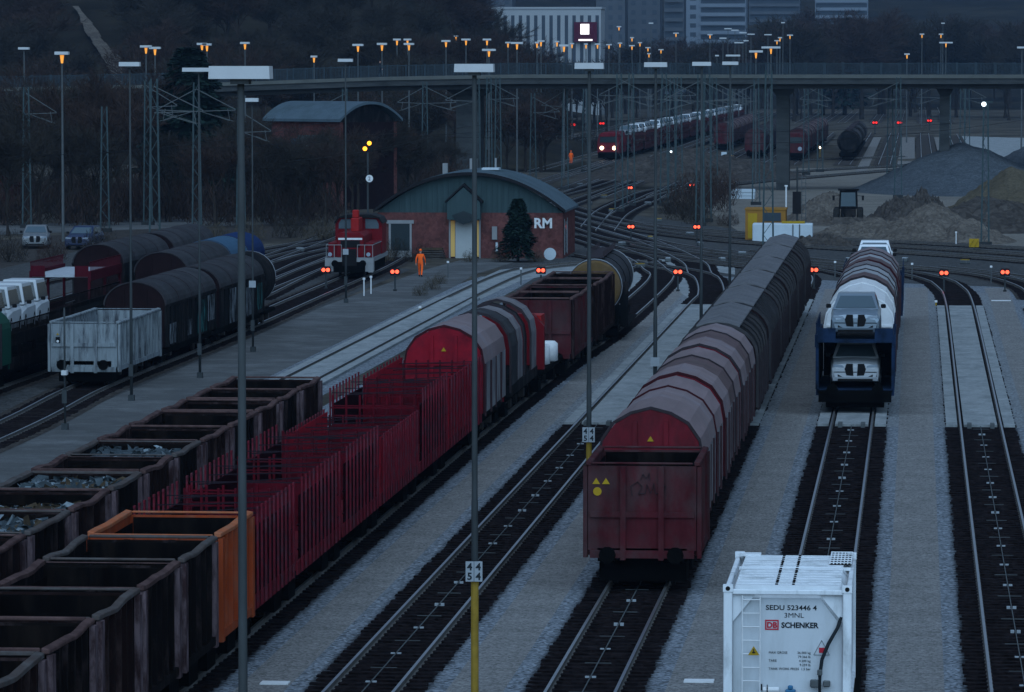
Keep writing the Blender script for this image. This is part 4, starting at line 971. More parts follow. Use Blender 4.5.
for x, hh, s_ in ((xl+4.0, .7, .35), (xl+6.0, .7, .5), (xl+7.6,.8,.12)): MB().box(x-s_/2, x+s_/2, 7, 7+s_, roofz(x)+.1, roofz(x)+.3+hh).build('chimney', 'trim_pale', ro)
MB().box(xm+.3,xm+1.5,5.5,7.0,roofz(xm+1)+.28,roofz(xm+1)+.42).build('skylight', 'box_white', ro)
dx = -31.2
MB().box(dx-.65,dx+.65,-.12,-.05,0,2.65).build('door', 'door_pale', bt)
for a, b in ((-.98,-.68),(.68,.98)): MB().box(dx+a,dx+b,-.1,-.04,.1,2.6).build('lit_side_window', 'door_lit', bt)
MB().box(dx-1.1,dx-.99,-.14,-.005,0,2.7).box(dx+.99,dx+1.1,-.14,-.005,0,2.7).build('door_frame','trim_pale',bt)
MB().prism([(dx-1.15,2.72),(dx-1.15,3.9),(dx,4.95),(dx+1.15,3.9),(dx+1.15,2.72),(dx+.6,2.66),(dx-.6,2.66)], -.9, -.06).build('porch', 'gable_teal', bt)
MB().prism([(dx-1.3,3.85),(dx,5.05),(dx+1.3,3.85),(dx+1.3,3.98),(dx,5.2),(dx-1.3,3.98)], -1.0, -.04).build('porch_roof', 'signal_black', bt)
MB().prism([(dx-.5,2.55),(dx-.8,3.0),(dx,3.3),(dx+.8,3.0),(dx+.5,2.55),(dx,2.35)], -.98,-.91).build('porch_glass','glass_dark',bt)
wx_ = -35.7
f = MB().box(wx_-.95,wx_+.95,-.1,-.01,2.38,2.62).box(wx_-.8,wx_-.66,-.08,-.01,0,2.37).box(wx_+.66,wx_+.8,-.08,-.01,0,2.37).box(wx_-.66,wx_+.66,-.07,-.01,0,.5).build('window_frame','trim_pale',bt)
MB().box(wx_-.655,wx_+.655,-.06,-.012,.501,2.37).build('window_pane','glass_dark',f)
f = MB().box(-28.2,-26.7,-.1,-.01,2.36,2.6).box(-28.2,-28.1,-.08,-.01,0.9,2.35).build('window_frame','trim_pale',bt); MB().box(-28.09,-26.8,-.05,-.012,.9,2.35).build('window_pane','glass_dark',f)
text_mesh('RM', .95, 'lettering', 'white_paint', bt, (-26.42, -.02, 2.12), bold=.03)
MB().box(-29.3,-28.95,-.2,-.01,1.3,2.2).build('meter_box','trim_pale',bt); MB().box(-29.05,-28.9,-.15,-.01,.4,1.1).build('small_plate','box_white',bt)
MB().box(xr,xr+.03,1.0,3.5,.3,2.5).build('side_window','glass_pale',bt); MB().box(xr+.031,xr+.07,.9,1.1,.2,2.7).box(xr+.031,xr+.07,3.4,3.6,.2,2.7).build('side_window_frame','trim_pale',bt)
# clutter by the shed
def disc(px, py, r, lab, name='round_board', m='box_white', z=1.0, Y=314):
    g = D(px, py, Y); t = thing(name, lab, 'board', (g.x, Y, 0))
    MB().tube([(0,-.04,g.z),(0,.04,g.z)], r, 20).build('disc', m, t); MB().tube([(0,.06,0),(0,.06,g.z)], .04, 6).build('post','mast_steel',t)
disc(550, 254, .42, 'white round board leaning low at the right corner of the brick shed')
def marker_post(px, py, hgt_, m, lab, w=.08, name='marker_post', group=None):
    g = G(px, py); t = thing(name, lab, 'post', (g.x, g.y, 0), group=group)
    MB().tube([(0,0,0),(0,0,hgt_)], w*.5, 6).build('post', m, t); MB().box(-w*.9,w*.9,-w*.5,w*.5,hgt_,hgt_+.12).build('cap', 'white_paint', t)
GP = 'small marker posts beside the tracks'
for px, py, m, lab in ((364,296,'white_paint','thin pale post standing in front of the locomotive, left one'),(371,294,'white_paint','thin pale post standing in front of the locomotive, right one'),
    (448,278,'mast_pale','pale post on the dry grass strip right of the worker'),(912,280,'mast_pale','pale post left of the middle right red signal'),(991,283,'mast_pale','pale post between the two right red signals'),
    (835,278,'mast_pale','pale post left of the white hooded train'),(936,306,'sign_yellow','low yellow marker beside the pale concrete track'),(956,246,'white_paint','white topped post in front of the soil heaps'),
    (420,312,'sign_yellow','yellow mark by the pale concrete track'),(521,285,'mast_pale','pale post near the left slab track bend')):
    marker_post(px, py, .95 if m != 'sign_yellow' else .2, m, lab, group=GP)
for px, py, s_, lab in ((407,256,.35,'small white crate by the shed wall'),(441,256,.4,'larger white crate near the shed door'),(541,257,.3,'small blue barrel crate beside the round board')):
    g = G(px, py); tag(MB().box(-s_/2,s_/2,-s_/2,s_/2,0,s_*.8).box(-s_/2-.02,s_/2+.02,-s_/2-.02,s_/2+.02,s_*.8+.001,s_*.9).build('crate', 'box_white' if px < 500 else 'blue_steel', loc=(g.x, g.y, 0)), lab, 'crate')
rs = random.Random(3)
for i, (px, py) in enumerate(((640,268),(668,262),(622,246),(650,240),(700,246),(742,256),(612,212),(648,205),(690,236),(604,198),(850,262),(905,262),(965,264),(590,205),(722,262),(658,222),(555,192),(580,186),(200,262),(300,252))):
    g = G(px, py); t = thing('point_motor', 'low pale switch box beside the crossing tracks', 'switch box', (g.x, g.y, 0), rs.uniform(0, 3), 'low switch boxes among the crossing tracks')
    MB().box(-.3,.3,-.2,.2,.02,.26).build('case', 'mast_pale', t, bevel=.03); MB().box(-.26,.26,-.16,.16,.261,.32).build('lid', 'sign_plate' if i % 3 else 'post_yellow', t)
# bench and bike-rack like clutter between window and door
t = thing('pallet_stack', 'dark pile of pallets under the shed wall left of the door', 'pallets', (-33.3, 315.6, 0))
for i in range(5): MB().box(-.9+.03*i,.9-.05*i,-.5,.5,.16*i,.16*i+.11).build('pallet','scrap_rust' if i == 4 else 'dark_soil',t)

# rear brick hall seen behind the trees
bt = thing('brick_hall', 'dark red brick hall with curved grey roof behind the bare trees below the bridge', 'building', (-52.6, 418, 0), R(-38))
MB().box(-9,0,0,.4,0,8.0).box(-9,-8.6,.401,7,0,8).box(-9,0,7.001,7.4,0,8).build('brick_wall','brick',bt)
MB().box(-.4,0,.401,7,0,8.0).build('end_wall','cover_end',bt)
# barrel roof spans y (0..16), runs along x
ysn = [7*i/16 for i in range(17)]; rz_ = lambda y: 8.0+1.6*(1-abs((y-3.5)/3.5)**2.1)
mb = MB(); mb.loft([[(-9.6, -.6+8.2*i/16, rz_(y)+.05) for i, y in enumerate(ysn)]+[(-9.6, -.6+8.2*i/16, rz_(ysn[i])+.3) for i in range(16,-1,-1)], [(.6, -.6+8.2*i/16, rz_(y)+.05) for i, y in enumerate(ysn)]+[(.6, -.6+8.2*i/16, rz_(ysn[i])+.3) for i in range(16,-1,-1)]])
mb.build('roof','zinc',bt)
MB().loft([[(-.05, y, rz_(y)) for y in ysn]+[(-.05,7,8.001),(-.05,0,8.001)], [(-.35, y, rz_(y)) for y in ysn]+[(-.35,7,8.001),(-.35,0,8.001)]]).build('gable','cover_black',bt)
for i in range(4): MB().box(-8.6+i*2.1,-7.6+i*2.1,-.05,-.005,3.5,6.5).build('window','window_dark',bt)
t2 = MB().box(-4.4,-2.2,-1.2,-.06,0,6.8).build('stair_tower','gable_teal',bt)
for z in (3.2, 5.4): MB().box(-3.7,-2.9,-1.26,-1.205,z,z+.9).build('tower_window','trim_pale',t2)
# small red building at left edge
t = thing('red_hut', 'small dark red hut among the bushes at the left picture edge', 'hut', tuple(G(2, 214)))
MB().box(-2,1.0,0,3,0,2.6).build('wall','red_building',t); MB().prism([(-2.3,2.6),(-.5,3.4),(1.3,2.6)],-.3,3.3).build('roof','red_building',t); MB().box(-1,-.2,-.03,-.002,0,2.0).build('door','window_dark',t)

# ------------------------------------------------------------------ bridge
YB = 482.0
def bx(px): return (px-VX)/F*YB*1.0
def dz(px):                                  # deck top height along the bridge
    pts = [(-250, 10.6), (0, 10.75), (160, 11.1), (256, 11.45), (380, 11.9), (512, 12.15), (1300, 12.15)]
    for (a, za), (b, zb_) in zip(pts, pts[1:]):
        if a <= px <= b: return za+(zb_-za)*(px-a)/(b-a)
    return 12.15
bt = thing('road_bridge', 'long concrete road bridge with blue grey railings crossing the whole yard', 'bridge', (0, YB, 0))
ps = list(range(-240, 1301, 20))
def along(name, z0f, z1f, y0, y1, m, par=bt):
    mb = MB(); secs = []
    for p in ps:
        x = bx(p); z = dz(p); secs.append([(x, y0, z+z0f), (x, y1, z+z0f), (x, y1, z+z1f), (x, y0, z+z1f)])
    return mb.loft(secs).build(name, m, par)
along('girder', -1.45, -.32, .6, 9.4, 'concrete_dark'); along('parapet_edge', -.95, -.36, -.2, .59, 'concrete'); along('deck_lip', -.35, .02, -.35, 10.2, 'bridge_edge')
for y in (0.0, 9.8):
    rl = along('railing', 1.15, 1.22, y, y+.08, 'railing'); mb = MB()
    for p10 in range(-2400, 13000, 15):
        p = p10/10; x = bx(p); z = dz(p); mb.box(x-.02, x+.02, y+.02, y+.05, z+.03, z+1.14)
    for p10 in range(-2400, 13000, 190):
        p = p10/10; x = bx(p); z = dz(p); mb.box(x-.06, x+.06, y-.02, y+.1, z+.02, z+1.3)
    mb.build('railing_bars', 'railing', rl)
def pier(px, wd, lab=None):
    x = bx(px); z = dz(px)
    p_ = MB().loft([[(x-wd*.5*s_, yy, zz) for s_ in (1,)]+[(x+wd*.5, yy, zz)]+[(x+wd*.5, yy+e_, zz), (x-wd*.5, yy+e_, zz)] for yy, zz, e_ in ((3.2, 0, 3.6), (3.0, z-2.2, 4.0))]).build('pier', 'concrete', bt)
    MB().loft([[(x-wd*.5, 2.9, z-2.2), (x+wd*.5, 2.9, z-2.2), (x+wd*.5, 7.1, z-2.2), (x-wd*.5, 7.1, z-2.2)], [(x-wd*.9, 2, z-1.46), (x+wd*.9, 2, z-1.46), (x+wd*.9, 8, z-1.46), (x-wd*.9, 8, z-1.46)]]).build('pier_head', 'concrete', p_)
for px, wd in ((783, 1.35), (466, 2.6), (1150, 1.4), (150, 1.6), (945, 1.0)): pier(px, wd)

# ------------------------------------------------------------------ light masts
def digits(parent, x, z, a, b, s_=.16):
    p_ = MB().box(x-.085, x+.085, -.16, -.14, z-.21, z+.21).build('sign_plate', 'sign_plate', parent)
    text_mesh(a, .21, 'digit', 'text_black', p_, (x, -.165, z+.03), align='CENTER', bold=.006)
    text_mesh(b, .21, 'digit', 'text_black', p_, (x, -.165, z-.17), align='CENTER', bold=.006)
    return p_
def mast(loc, lab, hw=.41, H=13.6, sign=None, plate=None, r=.075, group='tall light masts between the two middle tracks'):
    t = thing('light_mast', lab, 'light mast', loc, 0, group)
    MB().tube([(0,0,0),(0,0,4.5),(0,0,4.55),(0,0,H-.2)], [r, r*.95, r*.85, r*.62], 10).build('pole', 'mast_steel', t, smooth=True)
    l_ = MB().prism([(-hw,H-.15),(hw,H-.15),(hw*.98,H+.02),(-hw*.98,H+.02)], -.17,.17).build('luminaire', 'luminaire', t)
    MB().box(-hw*.3,hw*.3,-.12,.12,H-.22,H-.151).build('bracket', 'mast_steel', l_)
    MB().box(-.12,.12,-.12,.12,0,.25).build('base', 'mast_steel', t)
    if not sign: MB().box(-.09,.09,-.13,-.07,1.0,1.5).build('access_door', 'mast_steel', t)
    if sign:
        digits(t, -.09, sign[4], sign[0], sign[1]); digits(t, .09, sign[4], sign[2], sign[3])
        MB().tube([(0,0,.26),(0,0,sign[4]-.22)], r+.006, 10, cap=False).build('yellow_band', 'post_yellow', t)
    if plate: MB().box(-.16,.16,-.14,-.1,plate-.16,plate+.16).build('plate', 'sign_plate', t)
    return t
def mrow(px, k, lab, sign=None, **kw):       # k: pixels per metre at the mast
    Y = F/k; X = (px-VX)/k; mast((X, Y, 0), lab, sign=sign, **kw)
GM = 'tall light masts between the two middle tracks'
d0 = 60.6; 
mrow(238.5, F/60.6, 'large light mast nearest the camera, in front of the orange wagon')
mrow(475, F/95.2, 'light mast with white plates 4 5 and 4 4 over a yellow band, second nearest', sign=('4','5','4','4',3.05))
mrow(590.5, F/129.8, 'light mast with number plates just left of the rusty red open wagon', sign=('4','5','4','4',3.1))
mrow(657, F/164.5, 'light mast beside the pinkish hooded wagons, fourth of the row', plate=2.9)
mrow(703, F/199.5, 'light mast beside the black covered wagons, fifth of the row')
mrow(731.5, F/236, 'light mast next to the far black covered wagons, sixth of the row', plate=1.6)
GM2 = 'slim masts along the asphalt way'
mast(tuple(G(131.5, 401)), 'slim mast with white luminaire standing just right of the pale grey open wagon', hw=.42, H=13.6, r=.06, group=GM2)
mast(tuple(G(200, 378)), 'slim dark mast with thin cross arm in front of the teal graffiti', hw=.7, H=13.35, r=.06, group=GM2)
mast(tuple(G(253, 352)), 'slim mast with small plate by the end of the graffiti train', hw=.3, H=11.9, r=.05, plate=3.2, group=GM2)
mast(tuple(G(346, 303)), 'slim mast with white luminaire and low plate in front of the locomotive', hw=.42, H=13.75, r=.06, plate=2.9, group=GM2)
mast(tuple(G(65, 430)), 'short thin post between the empty track and the grey open wagon', hw=.1, H=2.2, r=.04, group=GM2)

# distant sodium lamps
def sodium_mast(hw, H, lit, r=.08):
    def f():
        t = thing('lamp_mast', '', 'street lamp')
        MB().tube([(0,0,0),(0,0,H-.2)], [r*1.5, r*.8], 6).build('pole', 'mast_pale', t)
        MB().prism([(-hw,H-.05),(hw,H-.05),(hw,H+.18),(-hw,H+.18)], -.3, .3).build('lamp_head', 'luminaire', t)
        if lit: MB().prism([(-.14,H-.08),(.14,H-.08),(.06,H-.7),(-.06,H-.7)], -.12, .12).build('lit_lamp_glow', 'sodium', t)  # glowing wedge paints the lamplight that falls on the pole
        return t
    return f
FM = [ # px, ytop, k, half head width in m, lit
 (24,49,10,.55,0),(62,54,13.4,.52,1),(146,47,9.5,.6,1),(155,48.5,9.5,.6,1),(202,44.5,9,.55,1),(207,45,9,.5,1),(245,43.5,8.5,.55,1),
 (314,57,8,.4,1),(358,45.5,9,.6,1),(382,44.5,9,.55,1),(397,40,7.5,.5,1),(407.5,40,7.5,.5,1),(409,44.5,8.5,.6,1),(446,41.5,8,.55,1),
 (466,40,7.5,.6,1),(487,40,7.5,.55,1),(456,36.5,6,.35,1),(489,50.5,9,.75,1),(508,43,6.5,.4,1),(517,43.5,8.5,.7,1),(537,43,7,.3,1),(541,41.5,7,.5,1),
 (557,42,6.5,.35,1),(564,46,8.5,.55,1),(572,44,6,.35,1),(586,44.5,6,.3,1),(597.5,44.5,6,.45,1),(609,45,5.5,.5,1),(620,43.5,5.5,.4,1),(619,27,5,.45,1),
 (632,46,5.5,.5,1),(632,38,5,.4,1),(648,48,5,.5,1),(640,43,5,.4,1),(661,50,5,.5,1),(676,33.5,5,.55,1),(710,35,5,.5,1),(649,54,5,.35,1),
 (756,52,9,.75,1),(771,48,8.5,1.1,1),(777,41,5,.5,1),(780,38,5,.4,1),(790,35.5,5,.6,1),(907,54.5,6,.45,1),(922,34.5,5,.45,1),(941,34.5,5,.45,1),(946,43,6,1.1,1),
 (733,56,7.5,.95,0),(717,56,6,.3,0),(723,38.5,5,.7,0),(739,43,5,.9,0),(746,41,5,.5,0),(651,23.5,5,.45,0),(728,29,4.5,.8,0),(735,30.5,4.5,.8,0),(743,33,4.5,.8,0),(751,34.5,4.5,.8,0),(768,35,4.5,.8,0),(783,23,4.5,.4,0),(943,23.5,4.5,.4,0),(1022,48,8,.6,0)]
fp = {}; gl = {}
for i, (px, yt, k, hw, lit) in enumerate(FM):
    Y = F/k; g = D(px, yt, Y); z0 = hgt(g.x, Y); H = g.z-z0
    t = sodium_mast(hw, H, lit)(); t.location = (g.x, Y, z0)
    t['group'] = 'distant orange lit lamp masts along the skyline' if lit else 'distant unlit lamp masts along the skyline'
    side = 'left' if px < 340 else ('middle' if px < 700 else 'right')
    t['label'] = 'distant %s lamp mast above the bridge in the %s of the picture' % ('orange lit' if lit else 'unlit pale', side)
# white lit lamp on lattice mast at right
# ------------------------------------------------------------------ catenary masts
def lattice(H, w=.36, arm=None, armz=None):
    t = thing('lattice_mast', '', 'mast')
    mb = MB()
    for sx in (-1, 1): mb.beam((sx*w, 0, 0), (sx*w*.55, 0, H), .09, .12)
    n = int(H/.9)
    for i in range(n):
        a = w-(w*.45)*i/n; b = w-(w*.45)*(i+1)/n; z0 = H*i/n; z1 = H*(i+1)/n; s_ = 1 if i % 2 else -1
        mb.beam((s_*a, 0, z0), (-s_*b, 0, z1), .04)
    mb.build('lattice_post', 'mast_green', t)
    MB().box(-.5,.5,-.4,.4,0,.3).build('footing', 'concrete_dark', t)
    if arm:
        for a in arm:
            m2 = MB(); z = armz or H-2.2
            m2.beam((0,0,z), (a,0,z+.1), .06); m2.beam((0,0,z+1.7), (a,0,z+.15), .06); m2.beam((a*.15,0,z-.05),(a*.85,0,z-.7),.045); m2.beam((a*.5,0,z-.3),(a*.95,0,z-.75),.035); m2.beam((a*.8,0,z+.2),(a*.85,0,z-.6),.045)
            m2.build('cantilever', 'mast_pale', t)
    return t
CM = [(27,228,11.5,(2.5,),'near the left picture edge'),(105,232,10,None,'behind the parked blue car'),(155,272,12.5,(3.2,),'behind the dark covered wagons on the left'),(148,225,12,(2.5,),'left of the tall dark conifer'),
 (197,240,12,(3,-3),'right below the tall dark conifer'),(241,228,10,(2.5,),'beside the rear brick hall, left one'),(345,205,11,(-3,),'between the brick hall and the yellow signal'),(425,195,11.5,(-2.8,3.2),'behind the left half of the shed roof'),
 (477,205,12,(-3,),'in front of the wide bridge pier'),(489,198,12,(3,),'just right of the wide bridge pier'),(498,200,12,None,'second right of the wide bridge pier'),(533,182,10,(3,),'left of the distant worker in orange'),(565,190,11,(-2.5,),'beside the distant worker in orange'),
 (619,212,12.5,(3,),'left of the bush patch'),(631,206,12.5,(-3,),'between the two upper red signals'),(664,206,12.5,(3,),'right of the left bush'),(672,200,12,(-2.5,),'second right of the left bush'),(679,195,12,None,'third right of the left bush'),
 (700,226,12.5,(-3,3),'in front of the brown bush'),(707,222,12.5,None,'touching the brown bush'),(714,200,12,(3,),'behind the brown bush'),(756,205,12,(-3,),'left of the right bridge pier'),(768,262,13,None,'right of the sixth light mast'),
 (890,190,12,(3,),'with dark base in front of the far straight tracks'),(898,198,12,(-3,),'with dark footing at the edge of the dusty yard'),(942,178,11.5,(-3,),'at the foot of the grey gravel heap'),(948,172,11.5,None,'behind the grey gravel heap, left one'),(962,168,11,(3,),'behind the grey gravel heap, middle one'),(967,170,11,None,'behind the grey gravel heap, right one'),
 (730,170,11,(2.5,),'far off left of the white slab stack'),(820,172,11,(-2.5,),'beside the far red wagons'),(806,175,11,(3,),'between the bridge pier and the far red wagons'),(585,172,10.5,(2.5,),'left of the far headlights')]
for px, py, H, arm, where in CM:
    g = G(px, py); t = lattice(H, arm=arm); t.location = (g.x, g.y, 0); t['label'] = 'lattice overhead line mast '+where; t['group'] = 'lattice overhead line masts'
g = G(985, 246); t = lattice(10.5, w=.28); t.location = (g.x, g.y, 0); t['label'] = 'dark lattice mast with one white lit lamp in front of the heaps'; t['category'] = 'lamp mast'
m2 = D(983, 101, g.y); o = MB(); o.tube([(-.15,-.1,10.45),(-.15,.1,10.45)], .17, 10); o.build('lit_lamp_glow', 'white_lamp', t); MB().box(-.1,.5,-.08,.08,10.55,10.68).build('lamp_arm','mast_green',t)
# overhead wires
def wire(a, b, lab, sag=.5, r=.018):
    n = 14; pts = []
    for i in range(n+1):
        u = i/n; p = Vector(a).lerp(Vector(b), u); p.z -= sag*4*u*(1-u); pts.append(p)
    tag(MB().tube(pts, r, 4).build('overhead_wire', 'signal_black'), lab, 'wire', 'thin overhead wires strung between the masts')
ws = [((-50,280,8),(-56,470,8.5)),((-44,320,6.6),(-46,470,7)),((-40,330,8.3),(-37,480,8.6)),((-31,380,7.5),(-27,560,8)),((-27,380,6.2),(-24,560,6.6)),((-22,380,7.6),(-19,520,8)),((-60,250,8),(-25,470,8)),((-30,420,7.2),(5,470,7.4)),((-16,340,7.4),(12,460,8)),((-25,420,6.3),(0,640,6.5)),((-50,440,6.5),(-20,470,6.5)),((0,400,7),(2,640,7))]
for i, (a, b) in enumerate(ws): wire(a, b, 'thin dark overhead wire among the lattice masts')

# ------------------------------------------------------------------ signals
def dwarf(far=False):
    def f():
        t = thing('dwarf_signal', '', 'signal')
        MB().tube([(0,0,0),(0,0,.9)], .05, 6).build('post', 'mast_steel', t)
        MB().prism([(-.28,.95),(.28,.95),(.31,1.15),(.24,1.38),(-.24,1.38),(-.31,1.15)], -.1,.12).build('housing', 'signal_black', t)
        for sx in (-1, 1): MB().tube([(sx*.135,-.14,1.17),(sx*.135,-.101,1.17)], .115, 12).build('red_lens', 'red_lamp' if not far else 'red_lamp_far', t)
        MB().box(-.1,.1,-.09,.09,0,.12).build('foot', 'concrete_dark', t)
        return t
    return f
PD = Proto(dwarf()); PF = Proto(dwarf(True))
DS = [(326,271,'on the left of the locomotive'),(395,272.5,'on the right of the locomotive'),(541,270.5,'at the left of the middle open wagons'),(678,271.5,'standing alone in front of the pale slabs'),(944,271.5,'right of the white hooded train'),(1005,270.5,'nearest the right picture edge'),
      (630,187.5,'beside the far curved tracks'),(692,184.5,'in front of the far bushes'),(631,226.5,'on the throat tracks left of the masts'),(697,226.5,'on the throat tracks in front of the brown bush'),(814,269,'at the far end of the black covered wagons')]
for px, py, where in DS:
    k = (py-HY)/(CZ-1.18); Y = F/k; PD.put((D(px, py, Y).x, Y, 0), 'low signal showing two red lights '+where, 'low signals showing two red lights')
for px, py, where in ((549.5,124,'leftmost of the three by the far headlights'),(573,124.5,'middle of the three by the far headlights'),(602,123,'right above the far headlights'),(738,108.5,'above the far covered wagons'),(875,122,'left of the two far straight tracks'),(899.5,122,'between the far straight tracks'),(929.5,120,'right of the far straight tracks')):
    k = (py-HY)/(CZ-2.2); Y = F/k; PF.put((D(px, py, Y).x, Y, .0), 'far off red signal '+where, 'far off red signals', scale=1.85)
g = G(368, 260); t = thing('yellow_signal', 'tall signal mast with two yellow lights and a white number disc, behind the locomotive', 'signal', (g.x, g.y, 0)); kk = F/g.y
zl = lambda y: CZ-(y-HY)/kk
MB().tube([(0,0,0),(0,0,zl(140))], .07, 8).build('post','mast_steel',t); MB().box(-.45,.4,-.1,.05,zl(152),zl(140)).build('housing','signal_black',t)
MB().tube([(.12,-.16,zl(143.5)),(.12,-.101,zl(143.5))], .15, 12).build('yellow_lens','amber_lamp',t); MB().tube([(-.18,-.16,zl(149)),(-.18,-.101,zl(149))], .15, 12).build('yellow_lens','amber_lamp',t)
d_ = MB().tube([(.12,-.12,zl(179)),(.12,-.1,zl(179))], .25, 16).build('number_disc','white_paint',t); text_mesh('2', .38, 'digit', 'text_black', d_, (.12,-.125,zl(179)-.13), align='CENTER')
# tall shunting signal with ladder in front of the dusty yard
g = G(797, 240); t = thing('ladder_signal', 'black signal screen on a mast with ladder behind the far black wagons', 'signal', (g.x, g.y, 0))
MB().tube([(0,0,0),(0,0,5.6)], .07, 8).build('post','mast_steel',t); MB().box(-.35,.3,-.15,-.05,2.0,3.7).build('screen','signal_black',t)
mb = MB(); mb.tube([(.35,0,0),(.35,0,5)], .03, 5); mb.tube([(.65,0,0),(.65,0,5)], .03, 5)
for i in range(14): mb.box(.35,.65,-.02,.02,.3+i*.34,.34+i*.34)
mb.build('ladder','mast_pale',t)
marker_post(786, 225, 3.2, 'white_paint', 'white pole with dark bands beside the ladder signal', w=.14)
# number plates at track side
for px, py, lab in ((676.5,243,'yellow and black trackside board left of the right lattice mast'),(973,247,'small yellow striped trackside board by the heaps')):
    pass
g = G(974, 252); t = thing('striped_board', 'yellow and black trackside board below the soil heaps', 'sign', (g.x, g.y, 0)); MB().box(-.35,.35,-.05,.05,.35,.95).build('board','sign_yellow',t); MB().box(-.05,.05,-.04,.04,0,.349).build('post','mast_steel',t)
mb = MB(); mb.beam((-.3,-.056,.4),(.0,-.056,.9),.1,.008); mb.beam((.05,-.056,.4),(.3,-.056,.85),.1,.008); mb.build('stripe','signal_black',t)

# ------------------------------------------------------------------ right yard: boxes, loader, heaps
g = G(765, 241); t = thing('yellow_cabin', 'yellow site cabin with dark window behind the black covered train', 'cabin', (g.x, g.y, 0))
MB().box(-1.5,1.55,0,4,.1,2.35).build('wall','box_yellow',t); MB().box(-1.55,1.6,-.05,4.05,2.351,2.45).build('roof','box_yellow',t); MB().box(-.1,1.2,-.04,-.005,1.5,2.15).build('window','window_dark',t); MB().box(-1.3,-.6,-.03,-.004,.2,2.1).build('door','sign_yellow',t)
g = G(783, 243); t = thing('white_tank', 'white low tank box with yellow lid in front of the yellow cabin', 'tank', (g.x, g.y, 0))
MB().box(-2.3,2.2,0,2,.05,1.45).build('body','box_white',t, bevel=.08); MB().box(-.1,1.6,.3,1.6,1.46,1.6).build('lid','sign_yellow',t); MB().box(.7,.78,-.05,-.005,.1,1.4).box(1.2,1.28,-.05,-.005,.1,1.4).build('strap','mast_pale',t)
g = G(742, 199); t = thing('slab_stack', 'stack of pale concrete slabs behind the brown bush', 'slabs', (g.x, g.y, 0))
for i in range(3): MB().box(-1.2,1.2+.03*i,0,3,.32*i,.32*i+.28).build('slab','box_white',t)
g = G(848, 226); t = thing('wheel_loader', 'dark wheel loader seen from the front, parked by the heaps', 'loader', (g.x, g.y, 0))
MB().box(-.6,.6,-.2,3.5,.75,1.4).build('chassis','cover_black',t); cb = MB().prism([(-.78,1.401),(-.72,2.9),(.72,2.9),(.78,1.401)],.8,2.4).build('cab','cover_black',t,bevel=.05); MB().prism([(-.62,1.6),(-.58,2.75),(.58,2.75),(.62,1.6)],.76,.79).build('window','glass_pale',cb); MB().box(-.85,.85,.7,2.5,2.901,3.02).build('cab_roof','cover_black',t)
for sx in (-1, 1):
    for y in (.2, 2.9): MB().tube([(sx*.72,y,.75),(sx*.8,y,.75),(sx*1.15,y,.75),(sx*1.22,y,.75)], [.6,.75,.75,.6], 18).build('wheel','tyre',t)
    MB().beam((sx*.75,.8,2.5),(sx*1.2,.75,2.45),.04).build('mirror_arm','plastic_black',t); MB().box(min(sx*1.12,sx*1.3),max(sx*1.12,sx*1.3),.72,.8,2.1,2.5).build('mirror','plastic_black',t)
MB().loft([[(-1.25,-1.7,.12),(1.25,-1.7,.12),(1.25,-1.68,.2),(-1.25,-1.68,.2)],[(-1.25,-1.1,.1),(1.25,-1.1,.1),(1.25,-1.0,.75),(-1.25,-1.0,.75)]]).build('bucket','dark_soil',t)
for sx in (-1, 1): MB().beam((sx*.42,-1,.5),(sx*.42,.6,1.3),.14).build('lift_arm','cover_black',t)
def heap(name, px, py, rx, ry, hh, m, lab, seed, rough=.25, group='heaps of gravel and soil on the right'):
    g = G(px, py); n = 80; mb = MB()
    for j in range(n+1):
        for i in range(n+1):
            u = (i/n-.5)*2; v = (j/n-.5)*2; r = math.sqrt(u*u+v*v)
            z = (.55*max(0, 1-r)+.45*(1-ss(0, 1, r)))*hh; e = max(0, min(1, (1-r)*4))
            q = Vector((u*3+seed, v*3, seed*2.3)); z += e*rough*hh*(noise.noise(q)+.5*noise.noise(q*2.7)+.4*noise.noise(q*6)+.3*noise.noise(q*13))
            mb.v.append((u*rx, v*ry, z if r < 1 else -.05))
    for j in range(n):
        for i in range(n):
            a = j*(n+1)+i; mb.f.append((a, a+1, a+n+2, a+n+1)); mb.m.append(0)
    tag(mb.build(name, m, loc=(g.x, g.y, 0), smooth=True), lab, 'heap', group)
heap('gravel_heap', 962, 190, 12, 24, 5.0, 'gravel_heap', 'large blue grey gravel heap, tallest on the right', 1, .06)
heap('gravel_heap', 1034, 186, 9, 22, 4.6, 'gravel_heap', 'grey gravel heap cut by the right picture edge', 2, .06)
heap('sand_heap', 1018, 212, 7.5, 20, 4.0, 'sand_heap', 'ochre sand heap at the right picture edge', 3, .12)
heap('soil_heap', 992, 228, 8.2, 13, 2.7, 'dark_soil', 'dark soil ridge in front of the ochre sand heap', 4, .22)
heap('soil_heap', 930, 238, 5.2, 11, 2.5, 'soil_heap', 'grey brown soil heap behind the marker post', 5, .2)
heap('soil_heap', 970, 241, 3.6, 8, 1.6, 'soil_heap', 'low pale soil heap in front of the dark ridge', 12, .2)
heap('soil_heap', 826, 220, 3.8, 14, 2.5, 'soil_heap', 'brown soil heap left of the wheel loader', 6, .2)
heap('soil_heap', 872, 236, 5.2, 9, 1.2, 'soil_heap', 'low broad soil heap below the wheel loader', 7, .35)
heap('soil_heap', 905, 218, 3.4, 9, 1.9, 'dark_soil', 'dark clumpy soil heap right of the wheel loader', 8, .4)
heap('soil_heap', 925, 213, 2.4, 7, 2.1, 'dark_soil', 'small dark clumpy soil heap at the foot of the gravel', 9, .4)
heap('rubble_heap', 822, 245, 2.8, 5, .8, 'dark_soil', 'low dark rubble heap at the end of the white tank box', 10, .6)
